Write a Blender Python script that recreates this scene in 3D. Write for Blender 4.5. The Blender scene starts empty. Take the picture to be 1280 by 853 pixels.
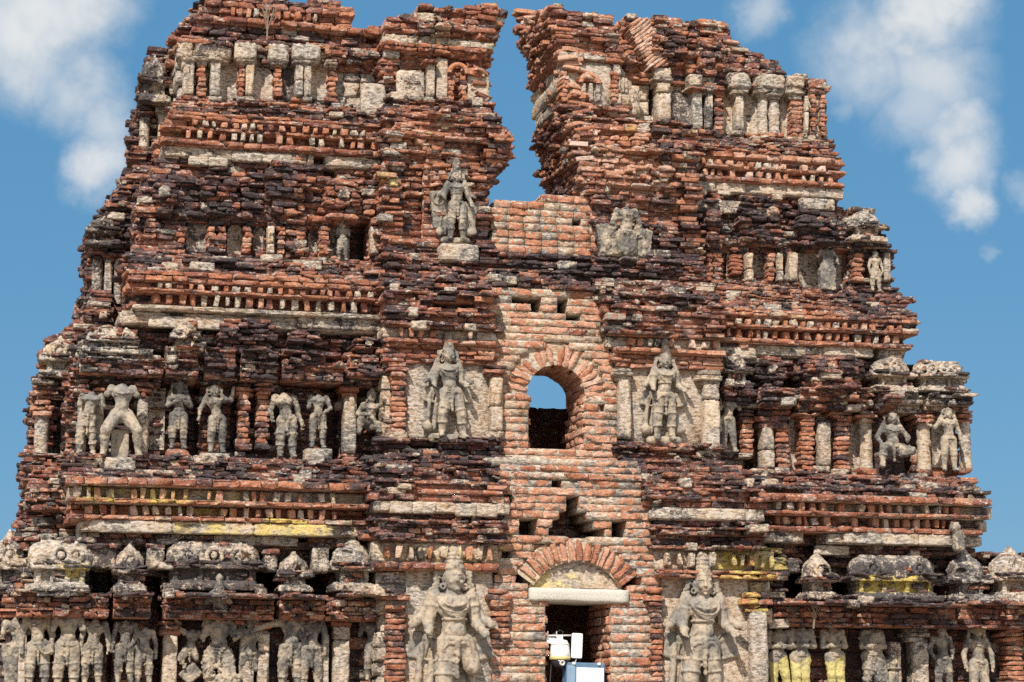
import bpy, math, random
import numpy as np
from mathutils import Vector, Matrix, noise as mnoise

random.seed(7); rng = np.random.default_rng(7)
R = math.radians
scn = bpy.context.scene
col = scn.collection

# ------------------------------------------------------------------ camera geometry
TH, DIST, F, EYE, HOR = R(15.0), 27.0, 2740.0, 1.6, 920.0
CAM = np.array([-DIST*math.sin(TH), -DIST*math.cos(TH), EYE])
AZ = TH - math.atan(66/F)
PITCH = math.atan((HOR-426.5)/F)
fw = np.array([math.sin(AZ)*math.cos(PITCH), math.cos(AZ)*math.cos(PITCH), math.sin(PITCH)])
rt = np.array([math.cos(AZ), -math.sin(AZ), 0.0])
up = np.cross(rt, fw)

def ray(u, v):
    return fw*F + rt*(u-640.0) + up*(426.5-v)
def P(u, v, y):
    """world x,z of the photo point (u,v) on the plane at depth y"""
    d = ray(u, v); t = (y-CAM[1])/d[1]
    p = CAM + d*t
    return p[0], p[2]
def proj(p):
    d = np.asarray(p)-CAM
    w = d@fw
    return 640+F*(d@rt)/w, 426.5-F*(d@up)/w

def fbm(x, y, z, s=1.0):
    return mnoise.fractal(Vector((x*s, y*s, z*s)), 1.0, 2.0, 3)

# ------------------------------------------------------------------ materials
def nd(nt, typ, **kw):
    n = nt.nodes.new(typ)
    for k, v in kw.items():
        setattr(n, k, v)
    return n
def ramp(nt, fac, stops):
    r = nd(nt, 'ShaderNodeValToRGB'); e = r.color_ramp.elements
    while len(e) < len(stops): e.new(0.5)
    for el, (p, c) in zip(e, stops):
        el.position = p; el.color = (*c, 1)
    nt.links.new(fac, r.inputs[0]); return r.outputs[0]
def math_(nt, op, a, b=None, clamp=False):
    n = nd(nt, 'ShaderNodeMath', operation=op); n.use_clamp = clamp
    for i, x in enumerate((a, b)):
        if x is None: continue
        if isinstance(x, (int, float)): n.inputs[i].default_value = x
        else: nt.links.new(x, n.inputs[i])
    return n.outputs[0]
def step_(nt, x, lo, hi):
    n = nd(nt, 'ShaderNodeMapRange', interpolation_type='SMOOTHSTEP')
    n.inputs[1].default_value = lo; n.inputs[2].default_value = hi
    nt.links.new(x, n.inputs[0]); return n.outputs[0]
def mixc(nt, f, a, b, blend='MIX'):
    n = nd(nt, 'ShaderNodeMix', data_type='RGBA', blend_type=blend)
    for s, x in ((0, f), (6, a), (7, b)):
        if isinstance(x, (int, float)): n.inputs[s].default_value = x
        elif isinstance(x, tuple): n.inputs[s].default_value = (*x, 1)
        else: nt.links.new(x, n.inputs[s])
    return n.outputs[2]
def noise_(nt, co, scale, detail=5, rough=0.6, off=(0, 0, 0), stretch=(1, 1, 1), ntype=None):
    m = nd(nt, 'ShaderNodeMapping'); m.inputs[1].default_value = off; m.inputs[3].default_value = stretch
    nt.links.new(co, m.inputs[0])
    n = nd(nt, 'ShaderNodeTexNoise'); n.inputs['Scale'].default_value = scale
    n.inputs['Detail'].default_value = detail; n.inputs['Roughness'].default_value = rough
    nt.links.new(m.outputs[0], n.inputs['Vector']); return n.outputs[0]

def masonry_material():
    m = bpy.data.materials.new('old_masonry'); m.use_nodes = True; nt = m.node_tree; nt.nodes.clear()
    out = nd(nt, 'ShaderNodeOutputMaterial'); bs = nd(nt, 'ShaderNodeBsdfPrincipled')
    nt.links.new(bs.outputs[0], out.inputs[0])
    at = nd(nt, 'ShaderNodeAttribute', attribute_name='bc'); sp = nd(nt, 'ShaderNodeSeparateColor')
    nt.links.new(at.outputs['Color'], sp.inputs[0])
    hue, grime, plas = sp.outputs; yel = at.outputs['Alpha']
    co = nd(nt, 'ShaderNodeTexCoord').outputs['Object']
    n1 = noise_(nt, co, 7.0, 6, .62); n2 = noise_(nt, co, 38.0, 5, .65, (3, 1, 7)); n3 = noise_(nt, co, 2.0, 4, .6, (9, 4, 2))
    n4 = noise_(nt, co, 15.0, 6, .70, (5, 8, 1), (1, 1, 2.6)); n5 = noise_(nt, co, 5.0, 6, .7, (1, 3, 11)); n6 = noise_(nt, co, 90, 3, .6)
    b = ramp(nt, hue, [(0, (.085, .045, .050)), (.20, (.165, .072, .064)), (.42, (.285, .106, .066)), (.60, (.43, .178, .098)), (.80, (.53, .29, .195)), (1, (.58, .42, .34))])
    b = mixc(nt, 1.0, b, ramp(nt, n2, [(.3, (.50, .50, .54)), (.5, (1, 1, 1)), (.70, (1.32, 1.32, 1.30))]), 'MULTIPLY')
    # grey lime bloom over old brick faces
    bl = math_(nt, 'ADD', math_(nt, 'MULTIPLY', n5, .55), math_(nt, 'MULTIPLY', n4, .45))
    b = mixc(nt, math_(nt, 'MULTIPLY', math_(nt, 'MULTIPLY', step_(nt, bl, .485, .59), step_(nt, grime, .22, .45)), .42), b, ramp(nt, n2, [(.35, (.25, .20, .205)), (.65, (.47, .40, .375))]))
    pc = ramp(nt, n3, [(.28, (.22, .21, .20)), (.41, (.34, .30, .26)), (.53, (.54, .43, .32)), (.64, (.47, .32, .20)), (.76, (.36, .34, .32))])
    pc = mixc(nt, 1.0, pc, ramp(nt, hue, [(0, (.62, .62, .64)), (.5, (.92, .90, .88)), (1, (1.18, 1.12, 1.02))]), 'MULTIPLY')
    pc = mixc(nt, 1.0, pc, ramp(nt, n4, [(.34, (.30, .30, .32)), (.47, (.92, .92, .92)), (.66, (1.18, 1.15, 1.1))]), 'MULTIPLY')
    pf = math_(nt, 'ADD', math_(nt, 'ADD', math_(nt, 'MULTIPLY', n5, .7), math_(nt, 'MULTIPLY', n4, .3)), math_(nt, 'MULTIPLY', math_(nt, 'SUBTRACT', plas, .5), .8))
    c = mixc(nt, step_(nt, pf, .5, .55), b, pc)
    # pale lime crumbs
    lf = math_(nt, 'ADD', n4, math_(nt, 'MULTIPLY', math_(nt, 'SUBTRACT', plas, .3), .10))
    c = mixc(nt, math_(nt, 'MULTIPLY', step_(nt, lf, .555, .615), .85), c, ramp(nt, n6, [(.35, (.44, .36, .31)), (.65, (.66, .60, .53))]))
    # black lichen
    gf = math_(nt, 'ADD', math_(nt, 'ADD', math_(nt, 'MULTIPLY', n1, .55), math_(nt, 'MULTIPLY', n2, .45)), math_(nt, 'MULTIPLY', math_(nt, 'SUBTRACT', grime, .5), .42))
    c = mixc(nt, math_(nt, 'MULTIPLY', step_(nt, gf, .50, .585), .9), c, ramp(nt, n6, [(.35, (.022, .018, .022)), (.62, (.07, .06, .065)), (.75, (.22, .21, .20))]))
    # crust on upward ledges
    ge = nd(nt, 'ShaderNodeNewGeometry'); sx = nd(nt, 'ShaderNodeSeparateXYZ'); nt.links.new(ge.outputs['True Normal'], sx.inputs[0])
    uf = math_(nt, 'MULTIPLY', step_(nt, sx.outputs[2], .45, .9), step_(nt, n1, .40, .55))
    c = mixc(nt, math_(nt, 'MULTIPLY', uf, .85), c, ramp(nt, n2, [(.35, (.045, .042, .045)), (.6, (.16, .15, .145)), (.75, (.36, .34, .31))]))
    # yellow lichen
    yf = math_(nt, 'ADD', math_(nt, 'SUBTRACT', math_(nt, 'ADD', math_(nt, 'MULTIPLY', n5, 1.1), math_(nt, 'MULTIPLY', n4, .9)), .5), math_(nt, 'MULTIPLY', math_(nt, 'SUBTRACT', yel, .5), .8))
    c = mixc(nt, math_(nt, 'MULTIPLY', step_(nt, yf, .46, .74), .8), c, ramp(nt, n2, [(.38, (.54, .36, .10)), (.62, (.74, .63, .16))]))
    nt.links.new(c, bs.inputs['Base Color']); bs.inputs['Roughness'].default_value = .93
    bs.inputs['Specular IOR Level'].default_value = .15
    bp = nd(nt, 'ShaderNodeBump'); bp.inputs['Strength'].default_value = .8; bp.inputs['Distance'].default_value = .018
    h = math_(nt, 'ADD', n2, math_(nt, 'MULTIPLY', n4, 1.2))
    nt.links.new(h, bp.inputs['Height']); nt.links.new(bp.outputs[0], bs.inputs['Normal'])
    return m

def stone_material():
    m = bpy.data.materials.new('carved_stone'); m.use_nodes = True; nt = m.node_tree; nt.nodes.clear()
    out = nd(nt, 'ShaderNodeOutputMaterial'); bs = nd(nt, 'ShaderNodeBsdfPrincipled'); nt.links.new(bs.outputs[0], out.inputs[0])
    at = nd(nt, 'ShaderNodeAttribute', attribute_name='bc'); sp = nd(nt, 'ShaderNodeSeparateColor'); nt.links.new(at.outputs['Color'], sp.inputs[0])
    hue, grime, plas = sp.outputs; yel = at.outputs['Alpha']
    tc = nd(nt, 'ShaderNodeTexCoord').outputs['Object']; oi = nd(nt, 'ShaderNodeObjectInfo')
    va = nd(nt, 'ShaderNodeVectorMath', operation='MULTIPLY_ADD'); nt.links.new(tc, va.inputs[0]); va.inputs[1].default_value = (1, 1, 1)
    cb = nd(nt, 'ShaderNodeCombineXYZ'); nt.links.new(math_(nt, 'MULTIPLY', oi.outputs['Random'], 37.0), cb.inputs[0]); nt.links.new(cb.outputs[0], va.inputs[2])
    co = va.outputs[0]
    n1 = noise_(nt, co, 6, 6, .65); n2 = noise_(nt, co, 42, 5, .65, (2, 5, 1)); n3 = noise_(nt, co, 2.6, 3, .6, (7, 1, 3)); n4 = noise_(nt, co, 18, 5, .7, (4, 4, 9))
    c = ramp(nt, n3, [(.32, (.19, .18, .17)), (.45, (.30, .26, .215)), (.57, (.41, .335, .25)), (.7, (.275, .255, .235))])
    c = mixc(nt, 1.0, c, ramp(nt, n4, [(.34, (.42, .42, .44)), (.45, (.92, .92, .92)), (.62, (1.15, 1.13, 1.1))]), 'MULTIPLY')
    gf = math_(nt, 'ADD', math_(nt, 'ADD', math_(nt, 'MULTIPLY', n1, .75), math_(nt, 'MULTIPLY', n2, .25)), math_(nt, 'MULTIPLY', math_(nt, 'SUBTRACT', grime, .5), .45))
    c = mixc(nt, math_(nt, 'MULTIPLY', step_(nt, gf, .44, .545), .84), c, ramp(nt, n2, [(.38, (.035, .033, .035)), (.56, (.12, .112, .108)), (.7, (.24, .225, .205))]))
    c = mixc(nt, math_(nt, 'MULTIPLY', step_(nt, n2, .62, .70), .5), c, (.58, .50, .40))
    yf = math_(nt, 'ADD', math_(nt, 'ADD', math_(nt, 'MULTIPLY', n1, .5), math_(nt, 'MULTIPLY', n4, .5)), math_(nt, 'MULTIPLY', math_(nt, 'SUBTRACT', yel, .5), .8))
    c = mixc(nt, math_(nt, 'MULTIPLY', step_(nt, yf, .50, .62), .72), c, ramp(nt, n2, [(.35, (.42, .34, .14)), (.6, (.70, .62, .20))]))
    nt.links.new(c, bs.inputs['Base Color']); bs.inputs['Roughness'].default_value = .92; bs.inputs['Specular IOR Level'].default_value = .15
    bp = nd(nt, 'ShaderNodeBump'); bp.inputs['Strength'].default_value = .7; bp.inputs['Distance'].default_value = .012
    nt.links.new(math_(nt, 'ADD', n2, n4), bp.inputs['Height']); nt.links.new(bp.outputs[0], bs.inputs['Normal'])
    return m

def plain(name, c, rough=.6, metal=0.0, var=.15, scale=12):
    m = bpy.data.materials.new(name); m.use_nodes = True; nt = m.node_tree; bs = nt.nodes['Principled BSDF']
    co = nd(nt, 'ShaderNodeTexCoord').outputs['Object']; n = noise_(nt, co, scale, 5, .6)
    lo = tuple(x*(1-var) for x in c); hi = tuple(min(1, x*(1+var)) for x in c)
    nt.links.new(ramp(nt, n, [(.3, lo), (.7, hi)]), bs.inputs['Base Color'])
    bs.inputs['Roughness'].default_value = rough; bs.inputs['Metallic'].default_value = metal
    return m

MAS = masonry_material(); STO = stone_material()

# ------------------------------------------------------------------ mesh building
def lattice(xs, ys, zs, back=False):
    nx, ny, nz = len(xs), len(ys), len(zs); idx = {}; V = []
    def vid(i, j, k):
        if (i, j, k) not in idx:
            idx[(i, j, k)] = len(V); V.append((xs[i], ys[j], zs[k]))
        return idx[(i, j, k)]
    Fq = []
    for i in range(nx-1):
        for k in range(nz-1):
            Fq.append((vid(i, 0, k), vid(i+1, 0, k), vid(i+1, 0, k+1), vid(i, 0, k+1)))
            if back: Fq.append((vid(i, ny-1, k), vid(i, ny-1, k+1), vid(i+1, ny-1, k+1), vid(i+1, ny-1, k)))
    for i in range(nx-1):
        for j in range(ny-1):
            Fq.append((vid(i, j, nz-1), vid(i+1, j, nz-1), vid(i+1, j+1, nz-1), vid(i, j+1, nz-1)))
            Fq.append((vid(i, j, 0), vid(i, j+1, 0), vid(i+1, j+1, 0), vid(i+1, j, 0)))
    for j in range(ny-1):
        for k in range(nz-1):
            Fq.append((vid(nx-1, j, k), vid(nx-1, j+1, k), vid(nx-1, j+1, k+1), vid(nx-1, j, k+1)))
            Fq.append((vid(0, j, k), vid(0, j, k+1), vid(0, j+1, k+1), vid(0, j+1, k)))
    return np.array(V, float), np.array(Fq, int)

def make_templates(n, kind):
    out = []
    for t in range(n):
        if kind == 'brick':
            V, Fq = lattice([-.5, -.46, -.24, 0, .22, .46, .5], [-.5, -.45, .5], [-.5, -.40, .05, .40, .5])
            rr = (.012, .022, .05); jit = (.012, .032, .045)
        else:
            g = list(np.linspace(-.5, .5, 9)); V, Fq = lattice(g, [-.5, -.3, 0, .25, .5], g, True)
            rr = (.03, .05, .03); jit = (.010, .03, .010)
        ext = [np.abs(np.abs(V[:, a])-.5) < 1e-6 for a in range(3)]
        cnt = ext[0].astype(int)+ext[1]+ext[2]
        W = V.copy()
        for a in range(3):
            m = ext[a] & (cnt >= 2)
            W[m, a] -= np.sign(V[m, a])*rr[a]*(.6+.8*rng.random(m.sum()))*np.where(cnt[m] == 3, 1.5, 1)
        W += rng.normal(0, 1, W.shape)*np.array(jit)*np.where(V[:, 1:2] < .4, 1, .3)
        if rng.random() < .7:                     # a broken corner
            cx, cz = rng.choice([-.5, .5]), rng.choice([-.5, .5])
            d = np.hypot((V[:, 0]-cx)*1.6, (V[:, 2]-cz)*.7); f = np.clip(1-d/.45, 0, 1)*(V[:, 1] < -.3)
            W[:, 0] -= np.sign(cx)*f*.08; W[:, 1] += f*.16; W[:, 2] -= np.sign(cz)*f*.15
        out.append((W, Fq))
    return out
TB = make_templates(24, 'brick'); TS = make_templates(8, 'slab')

REG = []           # surface marks: (u, v, ru, rv, channel, amount); channels: p plaster, y yellow lichen, o orange brick, g grime, h hue shift
def region_attr(Ps, attr):
    d = Ps-CAM; w = d@fw; u = 640+F*(d@rt)/w; v = 426.5-F*(d@up)/w
    for (cu, cv, ru, rv, ch, am) in REG:
        q = np.maximum(np.abs(u-cu)/ru, np.abs(v-cv)/rv); f = np.clip((1.15-q)/.3, 0, 1)*am
        i = {'h': 0, 'g': 1, 'p': 2, 'y': 3}[ch]
        attr[:, i] += f
    return attr

class MB:
    def __init__(s): s.b = []; s.s = []; s.raw = []
    def brick(s, c, dims, yaw=0., roll=0., attr=(.5, .4, .1, 0), pitch=0.): s.b.append((*c, *dims, yaw, roll, pitch, *attr))
    def slab(s, c, dims, yaw=0., roll=0., attr=(.5, .4, 1., 0), pitch=0.): s.s.append((*c, *dims, yaw, roll, pitch, *attr))
    def mesh(s, V, Fq, attr=(.5, .4, 1., 0)): s.raw.append((np.asarray(V, float), np.asarray(Fq, int), attr))
    def box(s, x0, x1, y0, y1, z0, z1, attr=(.5, .4, .6, 0)):
        V = [(x, y, z) for x in (x0, x1) for y in (y0, y1) for z in (z0, z1)]
        s.mesh(V, [(0, 1, 3, 2), (4, 6, 7, 5), (0, 4, 5, 1), (2, 3, 7, 6), (1, 5, 7, 3), (0, 2, 6, 4)], attr)
    def empty(s): return not (s.b or s.s or s.raw)
    def build(s, name, parent=None, mat=None, marks=True, label=None):
        Vs, Fs, As, n = [], [], [], 0
        for lst, T in ((s.b, TB), (s.s, TS)):
            if not lst: continue
            A = np.array(lst, float); ti = rng.integers(0, len(T), len(A))
            for t in range(len(T)):
                B = A[ti == t]
                if not len(B): continue
                W, Fq = T[t]; k = len(B)
                L = W[None]*B[:, None, 3:6]
                fl = rng.choice([-1, 1], (k, 1)); 
                cr, sr = np.cos(B[:, 7:8]), np.sin(B[:, 7:8])
                X = L[..., 0]*cr-L[..., 2]*sr; Z = L[..., 0]*sr+L[..., 2]*cr; Y = L[..., 1]
                cp, sp_ = np.cos(B[:, 8:9]), np.sin(B[:, 8:9])
                Y, Z = Y*cp-Z*sp_, Y*sp_+Z*cp
                cy, sy = np.cos(B[:, 6:7]), np.sin(B[:, 6:7])
                X, Y = X*cy-Y*sy, X*sy+Y*cy
                Q = np.stack([X, Y, Z], -1)+B[:, None, 0:3]
                at = B[:, 9:13].copy()
                if marks: at = region_attr(B[:, 0:3], at)
                Vs.append(Q.reshape(-1, 3)); As.append(np.repeat(at, len(W), 0))
                Fs.append((Fq[None]+(np.arange(k)*len(W))[:, None, None]+n).reshape(-1, 4)); n += k*len(W)
        for V, Fq, a in s.raw:
            at = np.tile(np.array(a, float), (len(V), 1)) if np.ndim(a) == 1 else np.asarray(a, float)
            if marks: at = region_attr(V, at)
            Vs.append(V); As.append(at); Fs.append(Fq+n); n += len(V)
        V = np.concatenate(Vs); Fq = np.concatenate(Fs); A = np.clip(np.concatenate(As), 0, 1)
        return mesh_obj(name, V, Fq, A, parent, mat or MAS, label)

def mesh_obj(name, V, Fq, A, parent, mat, label=None, smooth=False):
    me = bpy.data.meshes.new(name); nf = len(Fq); k = Fq.shape[1]
    me.vertices.add(len(V)); me.vertices.foreach_set('co', np.ascontiguousarray(V, np.float32).ravel())
    me.loops.add(nf*k); me.loops.foreach_set('vertex_index', np.ascontiguousarray(Fq, np.int32).ravel())
    me.polygons.add(nf); me.polygons.foreach_set('loop_start', np.arange(0, nf*k, k, dtype=np.int32))
    me.polygons.foreach_set('loop_total', np.full(nf, k, np.int32))
    if smooth: me.polygons.foreach_set('use_smooth', np.ones(nf, bool))
    if A is not None:
        ca = me.color_attributes.new('bc', 'FLOAT_COLOR', 'POINT'); ca.data.foreach_set('color', np.ascontiguousarray(A, np.float32).ravel())
    me.update(calc_edges=True); me.validate()
    me.materials.append(mat)
    o = bpy.data.objects.new(name, me); col.objects.link(o)
    if parent is not None: o.parent = parent
    if label: o['label'] = label
    return o
def tag(o, label, cat, group=None):
    o['label'] = label; o['category'] = cat
    if group: o['group'] = group
    return o

# ------------------------------------------------------------------ brickwork
def U(a, b): return random.uniform(a, b)
STY = {  # course height, brick length, depth jitter, course jitter, erosion, drop, hue centre, hue spread, grime, plaster, mortar inset, tilt
    'old':   dict(h=(.050, .073), L=(.12, .28), j=.032, cj=.026, er=.085, drop=.05, hue=.44, hs=.20, g=.50, p=.14, ins=.055, tilt=.035),
    'dark':  dict(h=(.040, .066), L=(.10, .26), j=.036, cj=.034, er=.10, drop=.06, hue=.38, hs=.20, g=.60, p=.20, ins=.06, tilt=.045),
    'ledge': dict(h=(.036, .060), L=(.10, .28), j=.048, cj=.050, er=.10, drop=.06, hue=.40, hs=.21, g=.57, p=.24, ins=.07, tilt=.05),
    'clean': dict(h=(.088, .108), L=(.19, .34), j=.008, cj=.005, er=.014, drop=.006, hue=.70, hs=.12, g=.16, p=.235, ins=.001, tilt=.016),
    'neat':  dict(h=(.056, .072), L=(.18, .34), j=.014, cj=.015, er=.035, drop=.015, hue=.52, hs=.14, g=.38, p=.12, ins=.04, tilt=.02),
    'niche': dict(h=(.13, .24), L=(.3, .9), j=.015, cj=.012, er=.04, drop=.03, hue=.40, hs=.10, g=.68, p=.34, ins=.03, tilt=.015),  # rusty bare backs, darkened further to put recess shade into their colour
    'plast': dict(h=(.13, .24), L=(.3, .9), j=.012, cj=.012, er=.03, drop=.03, hue=.55, hs=.15, g=.34, p=.85, ins=.03, tilt=.015),
}
def battr(st, gx=0.0, pos=None):
    h, g, p = random.gauss(st['hue'], st['hs']*.62), st['g']+gx+random.gauss(0, .10), st['p']+random.gauss(0, .045 if st is STY['clean'] else .09)
    if pos is not None and st is not STY['clean']:          # broad stains: firing colour, soot and streaks run over many bricks
        x, y, z = pos
        a = fbm(x, y, z, .8); b = fbm(x*1.7+5, y, z*.55+3, 1.5); c = fbm(x+17, y, z*1.3, 1.1)
        h += a*.20; g += b*.26+max(0, -a)*.10; p += max(0, c-.05)*.55
    return (min(1, max(0, h)), min(1, max(0, g)), max(0, min(1, p)), 0.)

def lay(mb, x0, x1, yf, z0, z1, st, depth=.32, er=0., gx=0., dropk=1.0, front=True):
    """one run of bricks between x0 and x1, front at yf"""
    x = x0-U(0, .12) if x1-x0 > .6 else x0
    while x < x1-.015:
        L = U(*st['L'])
        if x+L > x1-.08: L = x1-x
        a, b = max(x, x0), min(x+L, x1)
        x += L
        if b-a < .03: continue
        if random.random() < st['drop']*dropk: continue
        xm, zm = (a+b)/2, (z0+z1)/2
        e = fbm(xm, yf*.5, zm, 1.6)*er + fbm(xm+9, 3, zm, 5.0)*er*.5
        dm = max(0., fbm(xm+31, yf, zm*1.4, .9)-.18)*2.2 if er > .06 else 0.
        dm = min(dm, .8); e += dm*.14
        if random.random() < dm*.25: continue
        tl = st['tilt']*(1+2.5*dm)
        o = random.gauss(0, st['j'])+e
        if random.random() < .06: o += st['j']*2.2
        dz = random.gauss(0, .003)
        if st is STY['plast'] or st is STY['niche']:
            mb.slab((xm, yf+o*.6+depth/2, zm), ((b-a)*.995, depth, (z1-z0)*.99), yaw=random.gauss(0, .012), attr=battr(st, gx, (xm, yf, zm))); continue
        mb.brick((xm, yf+o+depth/2, zm+dz), ((b-a)*U(.955, .99), depth, (z1-z0)*U(.84, .95)), yaw=random.gauss(0, tl), roll=random.gauss(0, tl*.5), attr=battr(st, gx, (xm, yf, zm)), pitch=random.gauss(0, tl*.7))
        if er > .05 and random.random() < .045:     # a remnant of plaster or a block of stone
            w = U(.10, .30); mb.slab((xm, yf+o+.08, zm+U(-.02, .02)), (w, .20, U(.05, .12)), yaw=random.gauss(0, .06), roll=random.gauss(0, .05), attr=(.5, U(.2, .62), 1., 0))
        if er > .05 and random.random() < .38:      # a loose chip or a lump of old mortar
            w = U(.04, .13); a_ = battr(st, gx, (xm, yf, zm))
            mb.brick((xm+U(-.5, .5)*(b-a), yf+o+U(-.012, .02)+.06, z0+U(-.1, 1.1)*(z1-z0)), (w, .14, U(.018, .045)), yaw=random.gauss(0, .25), roll=random.gauss(0, .15), attr=(a_[0], a_[1], U(.2, .9), 0), pitch=random.gauss(0, .2))

def lay_side(mb, x, y0, y1, z0, z1, st, sgn, er=.05, gx=0.):
    """bricks of a face looking along x (sgn -1: to the left, +1: to the right)"""
    y = y0+U(-.1, .02)
    while y < y1:
        L = U(*st['L']); ym = y+L/2; y += L
        if ym > y1 or random.random() < st['drop']: continue
        e = fbm(x, ym, (z0+z1)/2, 1.8)*er+random.gauss(0, st['j'])
        mb.brick((x-sgn*(.10+e), ym, (z0+z1)/2), (L*.98, .26, (z1-z0)*U(.86, .95)), yaw=sgn*math.pi/2+random.gauss(0, st['tilt']), roll=random.gauss(0, st['tilt']*.4), attr=battr(st, gx, (x, ym, z0)))

def interp(pts, z):
    pts = sorted(pts)
    zs = [p[0] for p in pts]; xs = [p[1] for p in pts]
    return float(np.interp(z, zs, xs))

def wall(mb, y, uref, left, right, bands, bumps=(), holes=(), niches=(), cuts=None, top=None, thick=.8, ends='', backL=None, backR=None, dep=.32, gx=0.):
    """A stretch of masonry. left/right: photo points (u,v) of its edges; bands: (v_top, v_bot, projection, style);
    bumps: (u0,u1,v0,v1,extra projection); holes/niches: (u0,v0,u1,v1,depth); cuts(z0,z1) -> x intervals cut right through"""
    EL = [(P(u, v, y)[1], P(u, v, y)[0]) for u, v in left]; ER = [(P(u, v, y)[1], P(u, v, y)[0]) for u, v in right]
    TP = sorted([P(u, v, y) for u, v in top]) if top else None
    def rect(u0, u1, v0, v1):
        um, vm = (u0+u1)/2, (v0+v1)/2
        return P(u0, vm, y)[0], P(u1, vm, y)[0], P(um, v1, y)[1], P(um, v0, y)[1]
    BU = [(*rect(a, b, c, d), o) for a, b, c, d, o in bumps]
    HO = [(*rect(a, c, b, d), o) for a, b, c, d, o in list(holes)+list(niches)]
    for (vt, vb, off, sname) in bands:
        st = STY[sname]; z0 = P(uref, vb, y)[1]; z1 = P(uref, vt, y)[1]
        n = max(1, round((z1-z0)/((st['h'][0]+st['h'][1])/2))); hs = np.array([U(*st['h'])*(.55 if st['er'] > .06 and random.random() < .25 else 1.) for _ in range(n)]); hs *= (z1-z0)/hs.sum()
        z = z0
        o0, o1 = off if isinstance(off, tuple) else (off, off)     # (at bottom, at top)
        for ci, h in enumerate(hs):
            za, zb = z, z+h; z += h; zm = (za+zb)/2
            xl, xr = interp(EL, zm), interp(ER, zm)
            xl += random.gauss(0, .02); xr += random.gauss(0, .02)
            co = o0+(o1-o0)*(ci+.5)/n + random.gauss(0, st['cj']) + (.045 if st['er'] > .06 and h < st['h'][0]*.85 else 0)
            xs = {xl, xr}
            act = [b for b in BU if b[2] < zm < b[3]]; hol = [b for b in HO if b[2] < zm < b[3]]
            cu = cuts(za, zb) if cuts else []
            for b in act+hol: xs.update((b[0], b[1]))
            for c in cu: xs.update((c[0], c[1]))
            if TP: xs.update(np.arange(xl, xr, .22))
            xs = sorted(x for x in xs if xl <= x <= xr)
            for a, b in zip(xs[:-1], xs[1:]):
                if b-a < .02: continue
                m = (a+b)/2
                if any(c[0] <= m <= c[1] for c in cu): continue
                if TP and zm > np.interp(m, [p[0] for p in TP], [p[1] for p in TP])+fbm(m, 0, 0, 2)*.06: continue
                o = co+sum(q[4] for q in act if q[0] <= m <= q[1])
                hd = [q[4] for q in hol if q[0] <= m <= q[1]]
                yf = y-o
                if hd:
                    mb.box(a, b, yf+max(hd), yf+max(hd)+thick, za+.0005, zb-.0005, (.35, .6, .45, 0)); continue
                lay(mb, a, b, yf, za, zb, st, depth=dep, er=st['er'], gx=gx)
                e2 = st['ins']+max(0, st['er']*.35)
                mb.box(a+.004, b-.004, yf+e2, yf+thick, za+.0005, zb-.0005, (.5, st['g']*.9, .80 if sname in ('clean', 'plast') else .42, 0))
            for c in cu:
                if xl < c[0] < xr: lay_side(mb, c[0], y-co+.1, y-co+thick, za, zb, st, 1, er=st['er'])
                if xl < c[1] < xr: lay_side(mb, c[1], y-co+.1, y-co+thick, za, zb, st, -1, er=st['er'])
            tz = 1e9
            if TP: tz = np.interp(xl, [p[0] for p in TP], [p[1] for p in TP])
            if 'L' in ends and zm < tz: lay_side(mb, xl, y-co+.05, backL or (y+thick), za, zb, st, -1, er=st['er'], gx=gx)
            if TP: tz = np.interp(xr, [p[0] for p in TP], [p[1] for p in TP])
            if 'R' in ends and zm < tz: lay_side(mb, xr, y-co+.05, backR or (y+thick), za, zb, st, 1, er=st['er'], gx=gx)

def dentils(name, par, y, u0, u1, vt, vb, proj=.1, w=.072, gap=.062, plas=.3, hue=.6, uref=None):
    mb = MB(); x0, x1 = P(u0, vt, y)[0], P(u1, vt, y)[0]; um = uref or (u0+u1)/2
    z0, z1 = P(um, vb, y)[1], P(um, vt, y)[1]; x = x0
    while x < x1:
        ww = w*U(.6, 1.3)
        wear = fbm(x*1.3, y*5, z0, 1.)
        if random.random() > .06+max(0, wear)*.4:
            a = (min(1, max(0, random.gauss(hue, .15))), max(0, random.gauss(.3, .15)), .95 if random.random() < plas else .05, 0)
            mb.brick((x+ww/2, y-proj+.12+random.gauss(0, .010), (z0+z1)/2+random.gauss(0, .004)), (ww, .24-max(0, -wear)*.1, (z1-z0)*U(.72, 1.0)), roll=random.gauss(0, .08), yaw=random.gauss(0, .05), attr=a)
        x += ww+gap*U(.55, 1.5)
    for q in np.arange(x0, x1, .2): mb.box(q, min(x1, q+.198), y+.075, y+.2, z0, z1, (.5, .40, .75 if plas > .4 else .25, 0))
    return mb.build(name, par)

def block(mb, u0, u1, v0, v1, y, proj, depth, kind='b', sty='old', uref=None, gx=0., jit=1.):
    """masonry block: front at y-proj; kind b courses of brick, p plaster"""
    um = (u0+u1)/2; yf = y-proj
    x0, x1 = P(u0, (v0+v1)/2, yf)[0], P(u1, (v0+v1)/2, yf)[0]; z0, z1 = P(um, v1, yf)[1], P(um, v0, yf)[1]
    st = STY[sty]
    if kind == 'p':
        mb.slab(((x0+x1)/2, yf+depth/2, (z0+z1)/2), (x1-x0, depth, z1-z0), yaw=random.gauss(0, .02), roll=random.gauss(0, .012), attr=(U(.15, .85), U(.2, .45)+gx, U(.75, 1), 0))
    else:
        n = max(1, round((z1-z0)/((st['h'][0]+st['h'][1])/2))); h = (z1-z0)/n
        for i in range(n):
            o = random.gauss(0, .018)*jit; e = random.gauss(0, .018)*jit
            lay(mb, x0-e, x1+e, yf+o, z0+i*h, z0+(i+1)*h, st, depth=depth, er=.02, gx=gx)

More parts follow.
